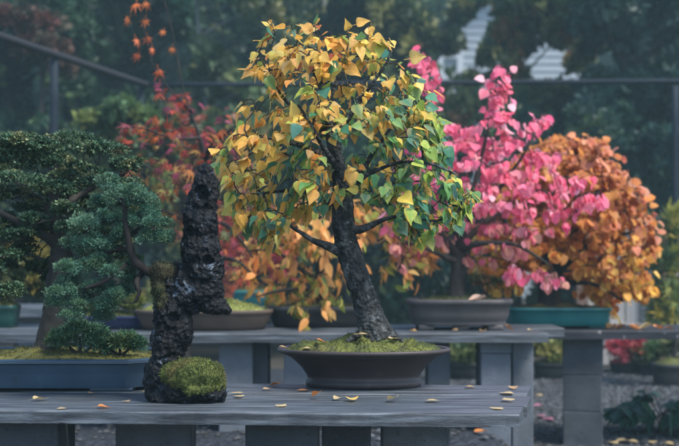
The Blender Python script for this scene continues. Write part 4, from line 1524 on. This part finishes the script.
fence = thing('board_fence', (3.0, 10.9, 0), 'low pale weathered board fence with brown posts behind the orange tree', 'fence')
fd = 10.9
ft = 1 + 37 * fd / F
m = MB()
x = P(578, 260, fd).x
while x < 5.5:
    wdt = random.uniform(.13, .16)
    m.bm(box_bm(x + wdt / 2, fd + random.uniform(-.004, .004), ft / 2 - .02 + random.uniform(-.006, .006), wdt - .012, .022, ft - .03, .003))
    x += wdt
mesh('boards', m.v, m.f, M['fence_board'], fence, smooth=False)
for z in (ft - .05, .35):
    m = MB(); m.bm(box_bm(P(578, 260, fd).x + 1.6, fd - .04, z, 3.3, .045, .08, .004))
    mesh('rail', m.v, m.f, M['fence_board'], fence, smooth=False)
for px in (581, 661, 730):
    m = MB(); m.bm(box_bm(P(px, 260, fd - .1).x, fd - .12, ft / 2 - .02, .11, .1, ft, .006))
    mesh('post', m.v, m.f, M['fence_post'], fence, smooth=False)

bd = 30.0
house = thing('white_house', (4.8, bd + 3, 0), 'pale clapboard house glimpsed through gaps in the far trees', 'house')
bx0, bx1, bh = P(432, 0, bd).x, P(584, 0, bd).x, 8.2
m = MB()
zz = 0.0
while zz < bh:
    m.add([(bx0, bd - .03, zz), (bx1, bd - .03, zz), (bx1, bd, zz + .2), (bx0, bd, zz + .2)], [(0, 1, 2, 3)])
    m.add([(bx0, bd - .03, zz), (bx1, bd - .03, zz), (bx1, bd, zz), (bx0, bd, zz)], [(3, 2, 1, 0)])
    zz += .2
m.bm(box_bm((bx0 + bx1) / 2, bd + 3.05, bh / 2, bx1 - bx0, 6.0, bh, 0))
mesh('wall', m.v, m.f, M['siding'], house, smooth=False)
m = MB()
m.add([(bx0 - .4, bd - .5, bh), (bx1 + .4, bd - .5, bh), (bx1 + .4, bd + 6.5, bh), (bx0 - .4, bd + 6.5, bh), (bx0 - .4, bd + 3, bh + 2.4), (bx1 + .4, bd + 3, bh + 2.4)],
      [(0, 1, 5, 4), (2, 3, 4, 5), (0, 4, 3), (1, 2, 5), (3, 2, 1, 0)])
mesh('roof', m.v, m.f, M['roofing'], house, smooth=False)


def window(pl_, pr_, yt_, yb_):
    a, b = P(pl_, yt_, bd - .08), P(pr_, yb_, bd - .08)
    w, h = b.x - a.x, a.z - b.z
    m = MB()
    for (cx_, cz_, sx_, sz_) in ((a.x, (a.z + b.z) / 2, .16, h + .2), (b.x, (a.z + b.z) / 2, .16, h + .2), ((a.x + b.x) / 2, a.z, w - .17, .16), ((a.x + b.x) / 2, b.z, w - .17, .2),
                                 ((a.x + b.x) / 2, (a.z + b.z) / 2, w - .17, .08)):
        m.bm(box_bm(cx_, bd - .09, cz_, sx_, .1, sz_, .004))
    wn = mesh('window', m.v, m.f, M['white_trim'], house, smooth=False)
    m = MB(); m.bm(box_bm((a.x + b.x) / 2, bd - .06, (a.z + b.z) / 2, w - .1, .03, h - .1, 0))
    mesh('pane', m.v, m.f, M['window_glass'], wn, smooth=False)


window(440, 460, 38, 76)
window(536, 556, 92, 130)

# ------------------------------------------------------------------ trees beyond


def far_tree(name, px, d, ztop, crown, pal, w, label, per=900, size=.14, tw=.16, bark='bark_dark', leaf='oval', lean=0.0, group='trees beyond the pipe frame', sub=10, lowest=None):
    """crown: (px, py, rx px, ry px, depth radius m, depth offset)"""
    x0 = (px - CX) * d / F
    t = thing(name, (x0, d, 0), label, 'tree', group)
    cl = [(P(x, y, d) + Vector((0, od, 0)), rx * d / F, rd, ry * d / F) for (x, y, rx, ry, rd, od) in crown]
    TV, TF = [], []
    b = Vector((x0, d, -.05))
    tp = Vector((x0 + lean, d, ztop))
    pts = []
    for k in range(6):
        u = k / 5
        q = b.lerp(tp, u)
        pts.append((q + Vector((.12 * nz(u * 3, px * .1), .1 * nz(u * 3, px * .2 + 5), 0)), tw * (1.25 if k == 0 else 1 - .75 * u)))
    sp = smooth_path(pts, 30)
    tube(sp, 10, TV, TF, amp=tw * .1, freq=5, seed=px)
    for c_ in cl:
        zz_ = max(.4, c_[0].z - .5 * abs(c_[0].x - x0) - .3)
        k = min(range(len(sp)), key=lambda i: abs(sp[i][2] - zz_))
        q = Vector(sp[k][:3])
        r = max(sp[k][3] * .5, .015)
        mm = q.lerp(c_[0], .5) + Vector((0, 0, .12 * nz(px, c_[0].x)))
        tube(smooth_path([(q, r), (mm, r * .6), (c_[0], r * .2)], 12), 7, TV, TF, cap=False)
    mesh('trunk', TV, TF, M[bark], t)
    v, f, c = blob_tufts(cl, leaf, per, size, pal, w, upbias=.35, sub=sub, subr=.4, fill=.55, tone=.5)
    mesh('crown', v, f, M['leaf_far'], t, colors=c)
    return t


def clumps_in(x0, x1, y0, y1, n, r, rd=.9, seed=0, avoid=()):
    out = []
    R = random.Random(seed)
    k = 0
    while len(out) < n and k < 500:
        k += 1
        x, y = R.uniform(x0, x1), R.uniform(y0, y1)
        rr = r * R.uniform(.7, 1.25)
        if any(a <= x + rr * .8 and x - rr * .8 <= b and c <= y + rr * .7 and y - rr * .7 <= e for a, b, c, e in avoid):
            continue
        if any(abs(x - o[0]) < r * .7 and abs(y - o[1]) < r * .55 for o in out):
            continue
        out.append((x, y, rr * .8, rr * 1.25, rd * R.uniform(.7, 1.2), R.uniform(-.8, .8)))
    return out


DK = [(.016, .046, .028), (.026, .062, .032), (.050, .084, .034), (.010, .030, .024)]
OL = [(.05, .082, .034), (.085, .11, .038), (.14, .145, .045), (.034, .056, .030)]
TE = [(.010, .036, .032), (.016, .050, .040), (.030, .068, .044)]
GAP = [(452, 494, -30, 92), (522, 576, 46, 86)]

far_tree('evergreen_tree', 10, 14.5, 5.2, clumps_in(-70, 100, -30, 240, 26, 30, seed=1), DK, (3, 3, 1, 2), 'broad dark evergreen behind the sloping rail at the far left', per=900, size=.11)
far_tree('autumn_maple', 40, 12.6, 3.6, [(38, 22, 22, 13, .5, 0), (28, 45, 20, 12, .5, .2), (52, 48, 14, 10, .5, 0), (60, 68, 10, 8, .4, 0), (10, 20, 18, 12, .5, 0)], [(.085, .034, .026), (.065, .032, .024), (.05, .042, .026)], (3, 2, 2),
         'dull rust brown maple showing above the sloping rail', per=700, size=.075, tw=.06)
far_tree('evergreen_tree', 125, 16, 6.0, clumps_in(75, 200, -30, 220, 24, 30, seed=2), DK, (2, 3, 2, 2), 'dark green tree rising behind the red maple shoot', per=850, size=.12)
far_tree('slender_birch', 226, 14, 5.4, clumps_in(190, 290, -40, 150, 12, 24, seed=3), OL, (3, 2, 1, 3), 'slim pale leaning trunk with sparse olive leaves left of the birch bonsai', per=560, size=.11, tw=.055, bark='bark_pale', lean=-.42)
far_tree('broadleaf_tree', 300, 18, 6.5, clumps_in(235, 370, -30, 200, 22, 32, seed=4), OL + DK[:2], (2, 2, 1, 2, 3, 3), 'hazy olive tree directly above the birch bonsai', per=850, size=.13)
far_tree('broadleaf_tree', 415, 17, 6.0, clumps_in(350, 452, -30, 200, 22, 26, seed=5, avoid=GAP) + [(463, 12, 10, 12, .4, 0), (490, 56, 8, 10, .4, 0), (470, 84, 10, 8, .4, 0), (452, 44, 8, 12, .4, 0), (482, -4, 12, 8, .4, 0)], OL, (3, 3, 2, 2), 'sunlit olive tree left of the pale house, above the pink tips', per=800, size=.12)
far_tree('broadleaf_tree', 515, 15, 5.0, clumps_in(488, 560, -30, 62, 9, 22, seed=6, avoid=GAP) + [(470, 112, 22, 18, .7, 0), (512, 112, 26, 22, .7, 0), (508, 75, 16, 16, .5, 0), (502, 40, 14, 18, .5, 0), (508, 10, 16, 18, .5, 0), (530, 25, 18, 18, .5, .3), (548, 8, 18, 18, .5, 0), (545, 100, 20, 14, .6, 0), (520, 48, 10, 9, .4, 0), (582, 60, 12, 14, .5, 0), (560, 36, 12, 10, .4, 0)], OL + [(.26, .13, .05)], (3, 3, 2, 1, 1),
         'thin olive and orange tinged tree in front of the pale house', per=620, size=.11, tw=.09)
far_tree('autumn_cherry', 582, 16, 5.5, [(566, 22, 15, 14, .6, 0), (572, 2, 14, 12, .6, 0), (590, 38, 14, 14, .6, .3), (580, -16, 20, 12, .6, 0), (560, 0, 10, 10, .5, 0)], [(.30, .15, .06), (.22, .14, .05), (.09, .09, .035)], (2, 2, 3), 'small orange brown tree beside the house gap', per=420, size=.12, tw=.07)
far_tree('evergreen_tree', 625, 14, 5.3, clumps_in(576, 700, -30, 220, 28, 27, seed=7, avoid=GAP), TE, (3, 3, 2), 'large blue green evergreen filling the upper right', per=900, size=.11)
far_tree('evergreen_tree', 555, 15.5, 2.6, clumps_in(510, 600, 96, 230, 14, 24, seed=8), TE + DK, (3, 2, 1, 2, 2, 1, 2), 'shorter dark evergreen behind the pink and orange crowns', per=850, size=.11)
# a second rank further off closes the view
for (a, b, d, lab, pal, sd) in ((-90, 60, 22, 'far dark tree at the left margin, behind the broad evergreen', DK, 21), (50, 170, 24, 'far tree behind the rust brown maple', DK, 22),
                                (150, 280, 23, 'far tree behind the slim pale trunk', DK + OL, 23), (260, 360, 25, 'far tree behind the birch bonsai top', OL, 24),
                                (345, 450, 24, 'far tree left of the house', OL + DK, 25), (585, 740, 22, 'far tree behind the large blue green evergreen', TE, 26)):
    far_tree('woodland_tree', (a + b) / 2, d, 7.5, clumps_in(a, b, -50, 200, 18, 36, 1.4, seed=sd, avoid=GAP), pal, [1] * len(pal), lab, per=620, size=.2, tw=.2, group='second rank of trees')

cl = []
for r_, yy in enumerate((38, 41)):
    for i in range(32):
        for k in range(8):
            cl.append((Vector((-25 + i * 1.6 + r_ * .8 + random.uniform(-.3, .3), yy + random.uniform(-.5, .5), .3 + k * 1.45 + random.uniform(-.3, .3))), 1.3, 1.0, 1.1))
v, f, c = blob_tufts(cl, 'oval', 160, .6, DK + OL[:2], [1] * 6, sub=7, subr=.5, fill=.6)
tag(mesh('distant_wood', v, f, M['leaf_far'], colors=c), kind='stuff')
# a clipped hedge closes the garden under the trees
hcl = []
for k in range(46):
    hcl.append((Vector((-8.5 + k * .37 + random.uniform(-.1, .1), 13.2 + random.uniform(-.2, .2), random.uniform(.3, 1.9))), .5, .4, .55))
hdg = thing('clipped_hedge', (0, 13.2, 0), 'dark clipped hedge running along the back of the garden under the trees', 'hedge')
v, f, c = blob_tufts(hcl, 'oval', 700, .09, DK + TE, [1] * 7, sub=9, subr=.5, fill=.5)
mesh('foliage', v, f, M['leaf_far'], hdg, colors=c)
TV, TF = [], []
for k in range(24):
    x = -8.4 + k * .72
    tube(smooth_path([(Vector((x, 13.2, -.05)), .03), (Vector((x + .05, 13.2, .7)), .025), (Vector((x, 13.2, 1.6)), .012)], 8), 6, TV, TF)
mesh('stem', TV, TF, M['bark_dark'], hdg)

# shrubs between the benches and the trees
SH = [
    (20, 11.6, clumps_in(-40, 70, 130, 330, 12, 26, .5, 31), DK, 'dark rounded shrub behind the spreading evergreen bonsai'),
    (115, 10.2, clumps_in(85, 160, 140, 200, 6, 18, .4, 32) + [(100, 124, 16, 10, .35, 0), (128, 115, 16, 8, .35, -.2), (150, 122, 14, 8, .35, 0), (112, 136, 16, 10, .35, 0)], [(.09, .15, .05), (.16, .20, .05), (.06, .11, .05)], 'light green leafy shrub above the juniper, beside the red maple'),
    (105, 11.8, clumps_in(60, 150, 190, 330, 10, 26, .5, 33), DK + OL[:1], 'dark shrub seen through the branches left of the rock'),
    (185, 11.0, clumps_in(140, 240, 120, 320, 14, 26, .5, 34), OL + [(.22, .14, .05), (.26, .08, .05)], 'mixed olive and russet shrub behind the black rock'),
    (262, 12, clumps_in(225, 300, 110, 320, 12, 26, .5, 35), DK + OL[:2], 'dark green shrub between rock and birch trunk'),
    (345, 12.2, clumps_in(290, 395, 140, 340, 14, 27, .5, 36), DK + TE, 'dark shrub behind the birch trunk'),
    (425, 12, clumps_in(385, 470, 150, 350, 12, 27, .5, 37), DK + TE, 'dark shrub behind the grey pot'),
    (512, 12.4, clumps_in(465, 560, 120, 350, 14, 27, .5, 38), TE + DK, 'dark blue green shrub between pink and orange bonsai'),
    (620, 12.4, clumps_in(560, 700, 140, 350, 18, 27, .5, 39), TE + DK, 'dark shrub behind the pale board fence'),
]
for (px, d, cr, pal, lab) in SH:
    far_tree('garden_shrub', px, d, 1.6, cr, pal, [1] * len(pal), lab, per=650, size=.085, tw=.05, group='shrubs behind the benches', sub=9)['category'] = 'shrub'

# ------------------------------------------------------------------ fallen leaves, one by one
PALE, TAN, ORG, BRN, PNK, YEL = (.46, .36, .19), (.42, .27, .13), (.52, .20, .06), (.22, .11, .06), (.34, .13, .19), (.62, .42, .12)


def fallen(px, py, z, size, color, label, curl=.5, group='fallen leaves on the near bench', kind='birch', d=None, stand=0.0):
    p = on_plane(px, py, z) if d is None else P(px, py, d)
    if d is not None and z is not None:
        p.z = z
    T, Fc = LEAF[kind]
    V = T.copy()
    V[:, 1] -= .7
    a = random.uniform(0, 6.28)
    # curled, dry: the sides and the tip lift off the surface
    zc = curl * (1.5 * V[:, 0] ** 2 + .5 * V[:, 1] ** 2 * np.sign(V[:, 1] + .2)) + .12 * V[:, 0] * V[:, 1]
    X = V[:, 0] * (1 - curl * .25)
    Y = V[:, 1]
    W = np.stack([X, Y, zc], 1)
    if stand:
        W = W @ np.array(Matrix.Rotation(-stand, 3, 'X')).T
    W = W @ np.array(Matrix.Rotation(a, 3, 'Z')).T
    W[:, 2] -= W[:, 2].min()
    W = W * size + np.array(p) + np.array([0, 0, .0012])
    c = np.array(color) * random.uniform(.85, 1.1)
    o = mesh('fallen_leaf', W - np.array(p), [tuple(f) for f in Fc], M['dry_leaf'], colors=np.repeat(c[None], len(W), 0))
    o.location = p
    return tag(o, label, 'leaf', group)


L1 = [
    (38, 400, .036, PALE, 1.0, 'large pale curled leaf on the bench in front of the blue pot', .15), (63, 409, .02, PALE, .2, 'small flat pale leaf at the bench edge below the blue pot', 0),
    (102, 408, .030, ORG, .8, 'orange brown curled leaf at the bench edge right of the blue pot front', .2), (92, 394, .024, TAN, .6, 'tan leaf against the foot of the blue pot', 0),
    (126, 402, .020, TAN, .4, 'small tan leaf between blue pot corner and rock', 0), (147, 392, .022, PALE, .8, 'pale leaf tucked behind the rock foot beside the blue pot', .3),
    (239, 393.5, .024, PALE, .2, 'pale flat leaf right of the mossy stone, the farther of two', 0), (239, 396.5, .026, PALE, .15, 'pale flat leaf right of the mossy stone, the nearer of two', 0),
    (276, 386, .036, ORG, 1.0, 'curled orange leaf left of the birch pot near the back edge', .3),
    (268, 390, .030, TAN, .5, 'tan leaf in front of the orange one left of the birch pot', 0), 
    (305, 391, .030, BRN, .3, 'flat brown leaf at the left foot of the birch pot', 0),
    (281, 406.5, .026, PALE, .2, 'pale leaf alone near the front edge left of the birch pot', 0), (317, 398, .032, ORG, .9, 'curled orange leaf in front of the birch pot, leftmost there', .6),
    
    (338, 399, .030, PALE, 1.0, 'pale curled leaf with a raised stem left of the large yellow one', .2), (352, 400, .038, YEL, .9, 'large yellow curled leaf in the middle before the birch pot', .12),
    (393, 401, .036, PALE, .9, 'pale curled leaf before the right side of the birch pot', .4), (431, 401, .030, PALE, .15, 'flat pale leaf on the planks right of the birch pot', 0),
    (469, 387.5, .026, TAN, .3, 'tan leaf at the back edge of the near bench', 0), (513, 388.5, .030, TAN, .6, 'curled tan leaf at the far right corner of the near bench', .2),
    (506, 393.5, .034, PALE, .15, 'broad flat pale leaf near the right end of the bench', 0), 
    (508, 400.5, .030, PALE, .2, 'pale leaf on the right end between two plank gaps', 0), (498, 409.5, .026, PALE, .2, 'pale leaf nearest the front right corner', 0),
]
for (px, py, s, col, cu, lab, st) in L1:
    fallen(px, py, Z1 + .001, s * (1.3 if cu <= .4 else 1.1), col, lab, cu * .55, stand=st)
zm = Z1 + .14
for (px, py, z, d, s, col, lab, st) in [(305, 351, Z1 + .113, 3.2, .036, PALE, 'pale leaf lying over the left rim of the birch pot', 0), (320, 340, Z1 + .128, 3.24, .034, ORG, 'orange leaf on the moss at the left of the birch', .4),
                                        (360, 340, Z1 + .150, 3.22, .050, PALE, 'long pale leaf at the birch trunk base', 0), (393, 342, Z1 + .142, 3.22, .036, PALE, 'pale leaf on the moss right of the birch trunk', .1),
                                        (282, 352, Z1 + .113, 3.27, .028, TAN, 'tan leaf with its stalk over the far left rim of the birch pot', .2)]:
    fallen(px, py, z, s, col, lab, .3, 'fallen leaves on the birch pot', d=d, stand=st)
for (px, d, s, col, lab, st) in [(483, 5.28, .045, TAN, 'tan leaf under the front of the grey pot', .3), (508, 5.3, .055, BRN, 'brown curled leaf by the right foot of the grey pot', .7),
                                 (413, 5.28, .04, TAN, 'tan leaf by the left foot of the grey pot', .2), (455, 5.25, .036, TAN, 'tan scrap in front of the middle foot of the grey pot', 0), (530, 5.3, .03, PALE, 'pale fleck at the right end of the middle bench', 0)]:
    fallen(px, 333, Z2 + .002, s, col, lab, .8, 'fallen leaves on the middle bench', d=d, stand=st)
fallen(481, 296, kc.z + .143, .085, (.60, .42, .32), 'large dry pinkish leaf resting on the rim of the grey pot', .8, 'fallen leaves on the middle bench', 'heart', d=5.38, stand=.35)
for (px, d, s, col, lab, st) in [(612, 6.0, .07, TAN, 'tan leaf beside the right end of the teal pot', .6), (622, 6.05, .07, BRN, 'brown leaf on the right bench, second from the teal pot', .4), (632, 6.0, .06, ORG, 'orange leaf in the middle of the leaf drift on the right bench', .5),
                                 (640, 6.1, .07, BRN, 'brown leaf beneath the pale one on the right bench', .3), (648, 6.0, .08, PALE, 'pale upturned leaf on the drift of the right bench', .5), (657, 6.05, .06, ORG, 'orange leaf right of the pale upturned one', .4),
                                 (618, 6.15, .06, ORG, 'orange leaf behind the tan one on the right bench', .4), (668, 6.0, .05, BRN, 'brown leaf nearest the right edge of the right bench', .2)]:
    fallen(px, 331, Z3 + .002, s, col, lab, .8, 'fallen leaves on the right bench', 'round', d=d, stand=st)
gl = [(539, 396, PALE, 'pale leaf on the gravel just beyond the bench corner'), (540, 406, PNK, 'dull pink leaf on the gravel right of the bench corner, uppermost'), (529, 413, PNK, 'pink leaf on the gravel close to the bench end'),
      (541, 416, PNK, 'bright pink leaf on the gravel between two others'), (550, 420, PNK, 'pink leaf on the gravel near the foot of the block stack'), (482, 432, ORG, 'rusty leaf on the gravel under the right end of the near bench'),
      (532, 439, ORG, 'rusty leaf at the bottom edge below the bench end'), (512, 443, ORG, 'orange leaf at the bottom edge, lowest of the rusty ones'), (632, 406, PALE, 'pale leaf on the gravel above the dark low plant'),
      (613, 443, PALE, 'pale leaf at the bottom edge beside the block stack'), (624, 441, PALE, 'pale pinkish leaf left of the dark low plant'), (631, 442, PALE, 'small pale leaf under the dark low plant at its left'),
      (652, 443, PALE, 'pale leaf under the middle of the dark low plant'), (667, 444, PALE, 'pale leaf under the right of the dark low plant')]
for (px, py, col, lab) in gl:
    p = on_plane(px, py, .02)
    for _ in range(4):
        p = on_plane(px, py, gz(p.x, p.y) + .015)
    fallen(px, py, p.z, .065, col, lab, .4, 'fallen leaves on the gravel', 'heart' if col == PNK else 'round', stand=.1)

# ------------------------------------------------------------------ air
hb_ = box_bm(0, 18.0, 6.0, 96, 64, 15.2)
m = MB(); m.bm(hb_)
hm, nt, out = new_mat('haze')
pv = nt.nodes.new('ShaderNodeVolumePrincipled')
pv.inputs['Color'].default_value = (.58, .90, .98, 1)
pv.inputs['Density'].default_value = .0032
pv.inputs['Anisotropy'].default_value = 0.1
nt.links.new(pv.outputs[0], out.inputs['Volume'])
hz = mesh('haze', m.v, m.f, hm, smooth=False)
tag(hz, kind='stuff')

# ------------------------------------------------------------------ light
w = bpy.data.worlds.new('World')
scene.world = w
w.use_nodes = True
nt = w.node_tree
bg = nt.nodes['Background']
sky = nt.nodes.new('ShaderNodeTexSky')
sky.sky_type = 'NISHITA'
sky.sun_disc = False
SUN_EL, SUN_AZ = math.radians(56), math.radians(128)     # azimuth clockwise from +Y
sky.sun_elevation = SUN_EL
sky.sun_rotation = SUN_AZ
sky.air_density = 1.0
sky.dust_density = 1.0
sky.ozone_density = 1.6
nt.links.new(sky.outputs[0], bg.inputs[0])
bg.inputs[1].default_value = .145
sl = bpy.data.lights.new('sun', 'SUN')
sl.energy = 3.0
sl.angle = math.radians(22)
sl.color = (1, .93, .83)
so = bpy.data.objects.new('sun', sl)
dirv = Vector((math.sin(SUN_AZ) * math.cos(SUN_EL), math.cos(SUN_AZ) * math.cos(SUN_EL), math.sin(SUN_EL)))
so.rotation_euler = (-dirv).to_track_quat('-Z', 'Y').to_euler()
so.location = (4, -4, 12)
COL.objects.link(so)

# ------------------------------------------------------------------ camera
cam = bpy.data.cameras.new('camera')
co_ = bpy.data.objects.new('camera', cam)
COL.objects.link(co_)
scene.camera = co_
cam.lens = 60
cam.sensor_width = 36
cam.sensor_fit = 'HORIZONTAL'
cam.shift_y = (HY - 223) / 679
co_.location = (0, 0, EYE)
co_.rotation_euler = (math.pi / 2, 0, 0)
cam.clip_start = .05
cam.clip_end = 300
cam.dof.use_dof = True
cam.dof.focus_distance = 3.15
cam.dof.aperture_fstop = 3.5

scene.view_settings.view_transform = 'Standard'
scene.view_settings.look = 'None'
scene.view_settings.exposure = 1.25
scene.view_settings.gamma = 1
scene.view_settings.use_curve_mapping = False
scene.cycles.use_denoising = True
scene.cycles.max_bounces = 10
scene.cycles.volume_bounces = 1
scene.cycles.transparent_max_bounces = 4
